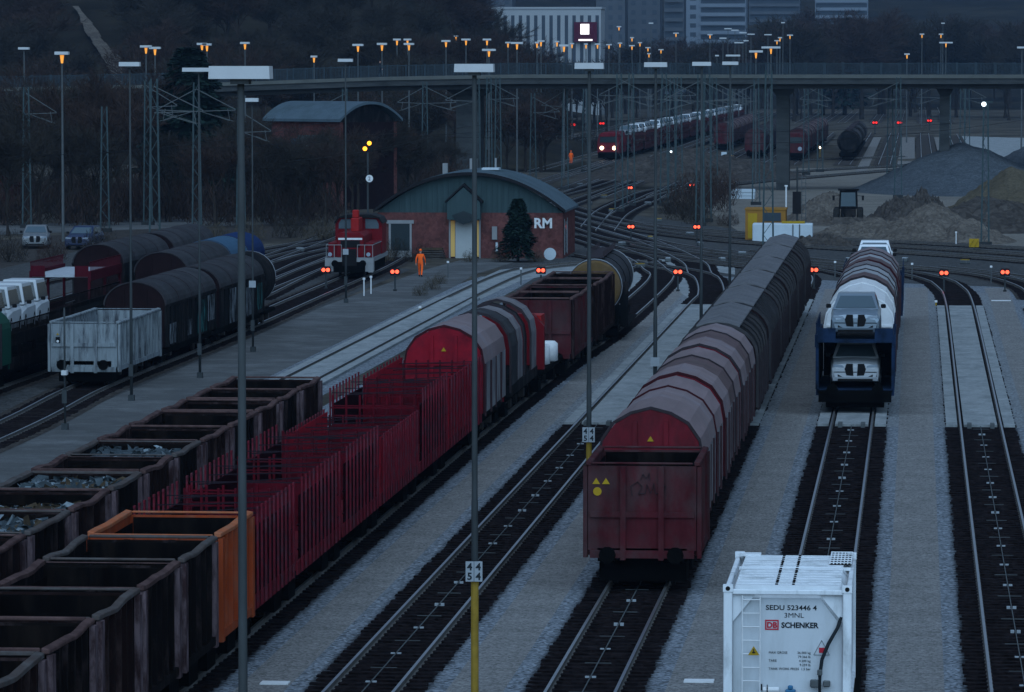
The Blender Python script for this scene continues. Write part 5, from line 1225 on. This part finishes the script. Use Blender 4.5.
heap('earth_bank', 690, 176, 14, 30, 3.0, 'dark_soil', 'low dark earth bank below the bridge in the middle', 11, .3)

# ------------------------------------------------------------------ far trains below the bridge
def far_train(x0, y0, n, L, kind, col, side, glab, labbase, dx=0.0):
    for i in range(n):
        y = y0+i*(L+1)+L/2; x = x0+dx*(y-y0)
        if kind == 'hood': hood_wagon(y-L/2, y+L/2, 3, (col,), labbase+', '+NTH[i], x, glab, end='wagon_rustred', side=side, prof=ARC, name='covered_wagon')
        elif kind == 'carrier':
            t = car_carrier(L, col, labbase+', '+NTH[i], (x, y, 0), glab, deck=col, H2=2.8)
NTH = ['nearest of them', 'second in the row', 'third in the row', 'fourth in the row', 'fifth in the row', 'sixth in the row', 'seventh in the row', 'eighth in the row', 'ninth in the row', 'tenth in the row', 'eleventh in the row', 'twelfth in the row']
# red loco with lit headlights
def simple_loco(loc, lab, m, lit, rz=0):
    t = thing('locomotive', lab, 'locomotive', loc, rz)
    MB().prism([(-1.45,1.0),(-1.5,2.4),(-1.25,3.6),(-.8,3.85),(.8,3.85),(1.25,3.6),(1.5,2.4),(1.45,1.0)], -8, 8).build('body', m, t, bevel=.06)
    MB().box(-1.1,1.1,-8.05,-8.005,2.5,3.3).build('windscreen','glass_dark',t); MB().box(-1.3,1.3,-8.06,-8.004,1.0,1.2).build('buffer_beam','under_black',t); MB().box(-1.4,1.4,-7.8,7.8,.4,.99).build('dark_bogie_box','under_black',t)
    for sx in (-1, 1): MB().tube([(sx*.85,-8.16,1.75),(sx*.85,-8.05,1.75)], .28, 12).build('headlight', 'head_lamp' if lit else 'lamp_glass', t)
    for y in (-6,-3.5,3.5,6): wheelset(t, y)
    return t
k_ = (148-HY)/(CZ-1.75); Yl = F/k_; pl = D(608, 147, Yl)
t = simple_loco((pl.x, Yl+8.2, 0), 'far red locomotive with both white headlights lit, coming out from under the bridge', 'wagon_red', True, R(0))
far_train(pl.x+.5, Yl+18, 12, 26, 'carrier', 'wagon_rustred', None, 'far red car carriers behind the lit locomotive', 'far red carrier loaded with pale cars', dx=.012)
i = 0
for w_ in range(12):
    for c_ in range(5):
        y = Yl+18+w_*27+3+c_*5; x = pl.x+.5+.012*(y-Yl)
        if (w_*5+c_)*7 % 11 in (0, 3, 8): continue
        P_white.put((x, y, 2.803), 'far off pale car on the upper deck of the red carriers', 'pale cars on the far red carriers') if (c_*3+w_) % 4 == 0 else P_silver.put((x, y, 2.803), 'far off grey car on the upper deck of the red carriers', 'grey cars on the far red carriers')
far_train(-16.6, 640, 6, 20, 'hood', 'hood_brown', 'wagon_rustred', 'far reddish covered wagons beside the bridge pier', 'far reddish covered wagon below the bridge', dx=.004)
simple_loco((-16.65, 630, 0), 'far dull red locomotive head standing in front of the reddish covered wagons', 'wagon_rustred', False)
for i in range(6):
    y = 634+i*17.0; t = thing('tank_wagon', 'far black tank wagon right of the reddish wagons, '+NTH[i], 'tank wagon', (-9.4+.01*i, y, 0), 0, 'far black tank wagons below the bridge')
    ring = lambda yy, r: [(r*math.cos(a), yy, 2.6+r*math.sin(a)) for a in [2*PI*q/20 for q in range(20)]]
    MB().loft([ring(-7.6, 1.1), ring(-7.3, 1.5), ring(7.3, 1.5), ring(7.6, 1.1)]).build('barrel','cover_black' if i%2==0 else 'cover_roof',t)
    MB().box(-.4,.4,-6,6,4.1,4.2).build('walkway','hood_rib',t); MB().box(-1.2,1.2,-7.8,7.8,.7,1.1).build('frame','under_black',t)
    for yy in (-6,-4.2,4.2,6): wheelset(t, yy)
far_train(-22.5, 640, 6, 18, 'hood', 'cover_roof', 'carrier_blue', 'far dark blue covered wagons', 'far dark blue covered wagon left of the pier', dx=0)
far_train(-29.5, 700, 6, 18, 'hood', 'hood_brown', 'wagon_rustred', 'far dark red covered wagons left of the blue ones', 'far dark red covered wagon in the middle distance', dx=0)
for px, lab in ((724,'pale blue trackside cabinet below the bridge, taller one'),(731,'brown trackside cabinet beside the pale blue one')):
    g = G(px, 166); t = thing('cabinet', lab, 'cabinet', (g.x, g.y, 0)); MB().box(-.35,.35,-.3,.3,.1,1.8 if px == 724 else 1.4).build('case','box_white' if px==724 else 'box_yellow',t,bevel=.03); MB().box(-.3,.3,-.32,-.305,.2,1.3).build('door','box_white' if px==724 else 'box_yellow',t)
for px, py, lab in ((671,155,'small far yard lamp glowing white beside the tracks'),(820,150,'small far greenish lamp in front of the dark tank wagons')):
    g = G(px, py+7); t = thing('yard_lamp', lab, 'lamp', (g.x, g.y, 0)); MB().tube([(0,0,0),(0,0,1.2)], .05, 6).build('post','sign_yellow',t); MB().tube([(0,0,1.2),(0,0,1.5)], .12, 8).build('lit_lamp_glow','white_lamp' if px < 700 else 'head_lamp',t)

# parked cars on the left, van
g = G(30.5, 249); P_silver.put((g.x, g.y+2.3, 0), 'silver estate car parked by the bushes at the far left', rz=R(8))
g = G(79, 250)
t = P_navy.put((g.x, g.y+2.3, 0), 'blue car with a pale windscreen parked on the far left, right of the silver one', rz=R(-4))
for i, (px, py) in enumerate(((45,284),)):
    pass
# road vehicles far
# ------------------------------------------------------------------ far buildings
def block(px0, px1, yt, k, m, lab, name, rows, cols, wm='window_hazed', vertical=False, depth=14, cat='building', balc=False):
    Y = F/k; a = D(px0, yt, Y); b = D(px1, yt, Y); z0 = min(hgt(a.x, Y), hgt(b.x, Y))-1; Wd = b.x-a.x; H = a.z-z0
    t = thing(name, lab, cat, (a.x, Y, z0)); MB().box(0,Wd,0,depth,0,H).build('wall', m, t)
    MB().box(-.2,Wd+.2,-.2,depth+.2,H+.001,H+.5).build('roof', m, t)
    top = min(H-.5, H)
    zb = max(0, H-rows*3.0) if not vertical else max(0, H-16)
    if vertical:
        for c in range(cols):
            x = Wd*(c+.28)/cols; MB().box(x, x+Wd/cols*.44, -.05, -.004, zb, H-1.6).build('window_strip', wm, t)
    else:
        for r in range(rows):
            z = H-(r+1)*3.0+.9
            if z < .5: break
            if balc:
                MB().box(.3,Wd-.3,-.06,-.004,z,z+1.5).build('window_band', wm, t); MB().box(.2,Wd-.2,-1.1,-.9,z-1.2,z-.1).build('balcony', m, t)
            else:
                for c in range(cols):
                    x = Wd*(c+.3)/cols; MB().box(x, x+Wd/cols*.42, -.05, -.004, z, z+1.4).build('window', wm, t)
    return t
block(486, 601, 9, 4.0, 'office_white', 'white office block with tall dark window strips behind the skyline lamps', 'office_block', 5, 15, vertical=True)
g0 = D(574, 22, F/4.0-1.2); g1 = D(597, 42, F/4.0-1.2); t = thing('lit_sign', 'dark square sign with a bright white panel on the white office block', 'sign', (g0.x, g0.y, g1.z))
MB().box(0,g1.x-g0.x,0,.3,0,g0.z-g1.z).build('board','sign_dark',t)
q = (g1.x-g0.x); MB().box(q*.28,q*.66,-.08,-.005,(g0.z-g1.z)*.38,(g0.z-g1.z)*.9).build('lit_panel','lit_screen',t); MB().box(q*.2,q*.8,-.08,-.005,.3,.7).build('lit_strip','lit_screen',t)
block(596, 625, -16, 3.2, 'tower_grey', 'grey tower block left of three', 'tower_block', 8, 3); block(628, 660, -20, 3.1, 'tower_grey', 'grey tower block in the middle of three', 'tower_block', 8, 3)
block(664, 684, -18, 3.2, 'tower_grey', 'narrow grey tower block with pale balconies', 'tower_block', 8, 2, balc=True); block(686, 700, -24, 3.0, 'tower_white', 'narrow white tower block beside the pale apartment slab', 'tower_block', 8, 1)
block(700, 746, -12, 3.0, 'tower_white', 'pale apartment slab with dark window bands at the top of the picture', 'apartment_block', 7, 6, balc=True)
block(749, 800, -10, 2.6, 'tower_grey', 'grey apartment slab right of the pale one, half hidden by trees', 'apartment_block', 7, 6, balc=True)
block(815, 868, -6, 2.6, 'tower_white', 'far pale apartment block above the right hand conifer', 'apartment_block', 6, 6, balc=True)
block(470, 512, -10, 2.8, 'tower_grey', 'hazy grey block behind the left end of the white office', 'apartment_block', 5, 4)

# ------------------------------------------------------------------ trees
def bare_tree(seed, H=13, spread=.5, twm='twig'):
    rnd = random.Random(seed)
    t = thing('bare_tree', '', 'tree'); tr = MB(); cr = MB()
    tr.tube([(0,0,0),(.1,0,H*.2),(rnd.uniform(-.2,.2),rnd.uniform(-.2,.2),H*.45)], [.26,.2,.13], 7)
    def br(p, d, L, r, lv):
        q = p+d*L; mid = p+d*L*.5+Vector((rnd.uniform(-.1,.1),rnd.uniform(-.1,.1),rnd.uniform(-.05,.1)))*L
        if r > .03: cr.tube([p, mid, q], [r, r*.8, r*.55], 4, cap=False)
        else:
            u = d.cross(Vector((rnd.uniform(-1,1),rnd.uniform(-1,1),.3)));  u = (u.normalized() if u.length > .01 else Vector((1,0,0)))*max(r, .022)
            cr.face([p-u, p+u, mid+u*.8, mid-u*.8]); cr.face([mid-u*.8, mid+u*.8, q])
        if lv <= 0: return
        for _ in range((5, 5, 5, 6, 6)[lv]):
            nd = (d+Vector((rnd.gauss(0,1),rnd.gauss(0,1),rnd.gauss(.15,.6)))*spread*1.1).normalized()
            br(p.lerp(q, rnd.uniform(.35, 1)), nd, L*rnd.uniform(.55,.78), r*.5, lv-1)
    for i in range(6):
        a = rnd.uniform(0, 2*PI); z = H*rnd.uniform(.2,.45); br(Vector((0,0,z)), Vector((math.cos(a)*.6, math.sin(a)*.6, 1)).normalized(), H*rnd.uniform(.22,.30), .09, 4)
    tr.build('trunk', 'bark', t); cr.build('crown', twm, t)
    return t
def conifer(seed, H, Rr, n=2600, lean=1.0):
    rnd = random.Random(seed); t = thing('conifer', '', 'tree'); MB().tube([(0,0,0),(0,0,H*.95)], [.2*H/8,.03], 7).build('trunk','bark',t)
    cr = MB()
    for i in range(n):
        u = rnd.random()**.8; z = H*(.07+.93*u); a = rnd.uniform(0, 2*PI)
        lob = 1+.25*math.sin(a*3+z*1.7+seed)+.2*math.sin(z*5+a)
        rr = Rr*(1-u)**.62*lob*math.sqrt(rnd.uniform(.15,1)) + .05
        c = Vector((math.cos(a)*rr, math.sin(a)*rr, z)); s_ = H*.028*rnd.uniform(.6,1.5)
        o_ = Vector((math.cos(a), math.sin(a), -.25+rnd.uniform(-.3,.4)))*s_*1.6; w_ = Vector((-math.sin(a), math.cos(a), rnd.uniform(-.4,.4)))*s_*.55
        cr.face([c-w_, c+w_, c+w_*.4+o_, c-w_*.4+o_]); 
    cr.build('crown','needle',t); return t
def bush(seed, Rr=1.6, H=2.2, n=900, m='twig'):
    rnd = random.Random(seed); t = thing('bush', '', 'bush'); cr = MB(); tr = MB()
    for i in range(6): tr.tube([(0,0,0),(rnd.uniform(-.5,.5)*Rr,rnd.uniform(-.5,.5)*Rr,H*.6)], [.05,.02], 4)
    for i in range(n):
        a = rnd.uniform(0,2*PI); r = Rr*math.sqrt(rnd.random()); z = H*rnd.random()*(1-.5*(r/Rr)**2)*(1+.25*math.sin(a*3+seed))
        p = Vector((math.cos(a)*r, math.sin(a)*r, z)); d = Vector((rnd.gauss(0,.6),rnd.gauss(0,.6),1)).normalized()*rnd.uniform(.25,.6); u = Vector((rnd.gauss(0,1),rnd.gauss(0,1),0)); u = u.normalized()*.022
        cr.face([p-u,p+u,p+d])
    tr.build('stems','bark',t); cr.build('twigs',m,t); return t
BT = [Proto(lambda s=s, m=m: bare_tree(s, 13, .5, m)) for s, m in ((1,'twig'),(2,'twig_red'),(3,'twig'),(4,'twig'),(5,'twig_red'))]
rnd = random.Random(5)
cnt = 0
GT = 'bare winter trees on the wooded hillside'
tries = 0
while cnt < 215 and tries < 4000:
    tries += 1
    Y = rnd.uniform(540, 1000); px = rnd.uniform(-60, 560)
    if Y > 700 and px > 520: continue
    x = (px-VX)/F*Y; z = hgt(x, Y)
    if 62 < px < 130 and Y < 790: continue
    s_ = rnd.uniform(.7, 1.15)
    BT[cnt % 5].put((x, Y, z-.3), 'bare winter tree in the dense wood on the hillside above the bridge', GT, rz=rnd.uniform(0,6.28), scale=(s_*1.15, s_*1.15, s_)); cnt += 1
cnt = 0
while cnt < 84:
    Y = rnd.uniform(1020, 1180) if cnt % 2 else rnd.uniform(1200, 1420); px = rnd.uniform(430, 1060)
    if Y > 1180 and 480 < px < 600: continue
    x = (px-VX)/F*Y; z = hgt(x, Y); yt = 30 if px < 760 else 4
    want = CZ+(60-rnd.uniform(yt, 45))*Y/F-z; s_ = max(.6, min(2.2, want/13))
    BT[cnt % 5].put((x, Y, z-.3), 'bare winter tree in the far wood behind the bridge', 'bare trees behind the bridge and below the tower blocks', rz=rnd.uniform(0,6.28), scale=(s_*1.2, s_*1.2, s_)); cnt += 1
rt = random.Random(21)
for i in range(22):
    px = 488+i*6.0; Y = rt.uniform(880, 1080); x = (px-VX)/F*Y; s_ = (CZ+(60-rt.uniform(47, 56))*Y/F-hgt(x, Y))/13.5
    BT[i % 5].put((x, Y, hgt(x, Y)-.3), 'bare winter tree in front of the white office block', 'bare trees in front of the white office block', rz=rt.uniform(0, 6), scale=(s_*1.3, s_*1.3, s_))
near = [(345,209,.75),(358,210,.7),(370,208,.8),(383,208,.7),(396,206,.75),(408,205,.7),(330,212,.7),(8,236,.9),(40,226,.8),(70,220,1.0),(95,226,.8),(120,222,1.0),(25,214,1.1),(60,210,1.1),(110,212,1.1),(170,222,.75),(215,228,.7),(228,222,.8),(240,218,.8),(262,222,.7),(275,226,.72),(288,222,.75),(300,226,.65),(314,220,.7),(325,226,.6),(338,222,.65),(250,206,.8),(285,206,.8),(320,204,.75),(352,215,.6),(372,205,.65),(395,196,.6),(415,200,.6),(445,192,.5),(140,208,1.1),(175,205,1.0),(5,206,1.2),(205,208,.9)]
for i, (px, py, s_) in enumerate(near):
    g = G(px, py); s_ *= .92
    BT[i % 5].put((g.x, g.y, -.1), 'bare tree in the thicket between the bridge and the side road, '+('far left' if px < 130 else 'below the brick hall'), 'bare trees in front of the bridge', rz=i*1.3, scale=s_)
GTB = 'dense brush in front of the bridge on the left'
PB = [Proto(lambda s=s, m=m: bush(s, m=m)) for s, m in ((1,'twig'),(2,'twig_red'),(3,'dry_grass'))]
bs = [(690,214,1.5,1),(702,212,1.6,1),(712,206,1.5,1),(683,220,1.0,0),(720,200,1.3,1),(697,224,.8,0),(728,226,.6,1),(670,214,.7,0),(590,150,1.5,0),(560,140,1.4,0),(640,135,1.6,0),(52,262,.7,1),(8,262,.9,0),(100,252,.8,0),(215,242,.7,2),(250,240,.8,2),(290,238,.9,0),(320,240,.8,2),(425,258,.45,0),(412,262,.4,0),(395,258,.6,0),(383,262,.5,2),(500,262,.4,2),(535,262,.4,2),(432,290,.35,2),(420,296,.3,2),(440,284,.3,2),(470,262,.35,2)]
for i, (px, py, s_, q) in enumerate(bs):
    g = G(px, py); wh = 'left of the dusty yard' if 650 < px < 740 else ('beyond the signals below the bridge' if py < 160 else ('by the brick shed' if px > 380 else 'beside the side road on the left'))
    PB[q].put((g.x, g.y, 0), ('tuft of dry pale grass ' if q == 2 else ('reddish bare bush ' if q == 1 else 'brown bare bush '))+wh, 'bushes and tufts '+wh, rz=i, scale=s_)
rb = random.Random(11)
for i in range(95):
    px = rb.uniform(-10, 345); py = rb.uniform(199, 226) if px < 330 else rb.uniform(196, 208)
    if i > 70: px = rb.uniform(340, 470); py = rb.uniform(186, 204)
    g = G(px, py); PB[i % 2].put((g.x, g.y, 0), 'brown bare bush in the dense brush between bridge and side road', GTB, rz=i, scale=(rb.uniform(1.0, 1.9), rb.uniform(1, 1.6), rb.uniform(.9, 2.0)))
t = conifer(3, 4.3, 1.15, 9000); t.location = tuple(G(518, 262)); t['label'] = 'small dark green conifer in front of the brick shed'
g = G(190, 208); kk = F/g.y; Ht = CZ+(HY-48)/kk; t = conifer(5, Ht, 4.3, 22000); t.location = (g.x, g.y, 0); t['label'] = 'tall broad dark conifer in front of the bridge on the left'
for px, yt, yb, k, w_, lab in ((845,18,70,4.0,3.4,'dark conifer on the skyline below the far pale block'),(770,125,150,6.5,1.6,'small dark conifer below the bridge')):
    Y = F/k; g = D(px, yt, Y); z = hgt(g.x, Y); t = conifer(7, g.z-z, w_*1.6, 2400); t.location = (g.x, Y, z); t['label'] = lab
# pale sandy path up the hillside
mb = MB(); pp = []
for i in range(15):
    u = i/14; px = 126-56*u; Y = 670+100*u; pp.append((px, Y))
for (p0, y0), (p1, y1) in zip(pp, pp[1:]):
    w0 = 13-10*((y0-670)/100)+rnd.uniform(-1.5,1.5); w1 = 13-10*((y1-670)/100)+rnd.uniform(-1.5,1.5)
    q = []
    for p, Y, s_ in ((p0, y0, -w0), (p0, y0, w0), (p1, y1, w1), (p1, y1, -w1)):
        x = (p+s_-VX)/F*Y; q.append((x, Y, hgt(x, Y)+.8))
    mb.face(q)
struct(mb.build('hill_path', 'soil_heap'))

# ------------------------------------------------------------------ people
def person(lab, loc, rz, suit, pants=None, hair='hair_dark', step=.22, helmet=None, H=1.78):
    t = thing('person', lab, 'person', loc, rz)
    V = []; E = []; Rd = []; idx = {}
    def add(n, p, r, par=None):
        idx[n] = len(V); V.append(p); Rd.append(r)
        if par is not None: E.append((idx[par], idx[n]))
    add('pelvis', (0,0,.95), .15); add('waist', (0,0,1.1), .135, 'pelvis'); add('chest', (0,-.01,1.32), .165, 'waist'); add('neckb', (0,0,1.47), .075, 'chest'); add('neck', (0,-.01,1.53), .055, 'neckb')
    add('head', (0,-.02,1.62), .09, 'neck'); add('crown', (0,-.015,1.72), .085, 'head')
    for s_, sd in ((1, 'r'), (-1, 'l')):
        f = step*s_
        add('hip'+sd, (s_*.1,0,.9), .105, 'pelvis'); add('knee'+sd, (s_*.11,-f*.45-.03,.5), .07, 'hip'+sd); add('ank'+sd, (s_*.11,-f+.04,.1), .05, 'knee'+sd); add('toe'+sd, (s_*.12,-f-.14,.045), .042, 'ank'+sd)
        add('sh'+sd, (s_*.19,0,1.42), .07, 'chest'); add('el'+sd, (s_*.27,f*.4,1.15), .048, 'sh'+sd); add('wr'+sd, (s_*.27,f*.9-.08,.92), .032, 'el'+sd); add('palm'+sd, (s_*.27,f*.95-.10,.84), .032, 'wr'+sd)
        for q in range(4): add('f%d'%q+sd, (s_*.27,f*.95-.13+q*.025,.76+.01*abs(q-1.5)), .010, 'palm'+sd); add('g%d'%q+sd, (s_*.255,f*.95-.135+q*.025,.725+.01*abs(q-1.5)), .009, 'f%d'%q+sd)
        add('th'+sd, (s_*.25,f*.95-.15,.81), .011, 'palm'+sd)
    me = bpy.data.meshes.new('body'); me.from_pydata(V, E, []); o = bpy.data.objects.new('body', me); C.objects.link(o)
    md = o.modifiers.new('s', 'SKIN'); o.modifiers.new('u', 'SUBSURF').levels = 1
    if not me.skin_vertices: 
        b = bmesh.new(); b.from_mesh(me); b.verts.layers.skin.verify(); b.to_mesh(me); b.free()
    for i, r in enumerate(Rd):
        me.skin_vertices[0].data[i].radius = (r, r); me.skin_vertices[0].data[i].use_root = (i == 0)
    bpy.context.view_layer.update()
    m2 = bpy.data.meshes.new_from_object(o.evaluated_get(bpy.context.evaluated_depsgraph_get())); bpy.data.objects.remove(o)
    m2.materials.clear()
    for m in (suit, 'skin', 'signal_black', pants or suit): m2.materials.append(MT[m])
    for p in m2.polygons:
        c = p.center; p.use_smooth = True
        p.material_index = 1 if c.z > 1.5 or (abs(c.x) > .2 and c.z < .88) else (2 if c.z < .13 else (3 if c.z < .95 and abs(c.x) < .2 else 0))
    bo = bpy.data.objects.new('body', m2); C.objects.link(bo); bo.parent = t
    hm = MB(); hm.loft([[(.10*s2*math.cos(a), -.01+.115*s2*math.sin(a), z) for a in [2*PI*i/14 for i in range(14)]] for z, s2 in ((1.68,1.05),(1.72,1.02),(1.77,.85),(1.80,.5),(1.812,.1))])
    hm.build('helmet' if helmet else 'hair', helmet or hair, t, smooth=True)
    fc = MB(); fc.box(-.012,.012,-.135,-.1,1.61,1.65); fc.box(-.045,-.02,-.112,-.1,1.655,1.667); fc.box(.02,.045,-.112,-.1,1.655,1.667); fc.box(-.025,.025,-.112,-.1,1.575,1.585); fc.build('face', 'skin', t)
    t.scale = (H/1.8,)*3
    return t
person('person in bright orange work clothes walking on the asphalt way near the locomotive', tuple(G(420.5, 277)), R(175), 'hivis', helmet='hivis')
person('far off person in orange work clothes standing among the tracks below the bridge', tuple(G(571, 164)), R(20), 'hivis', helmet='hivis', step=.05)
person('person in dark clothes walking over the bridge', ((379-VX)/F*484, 484.5, dz(379)+.02), R(90), 'cloth_dark', 'cloth_dark')
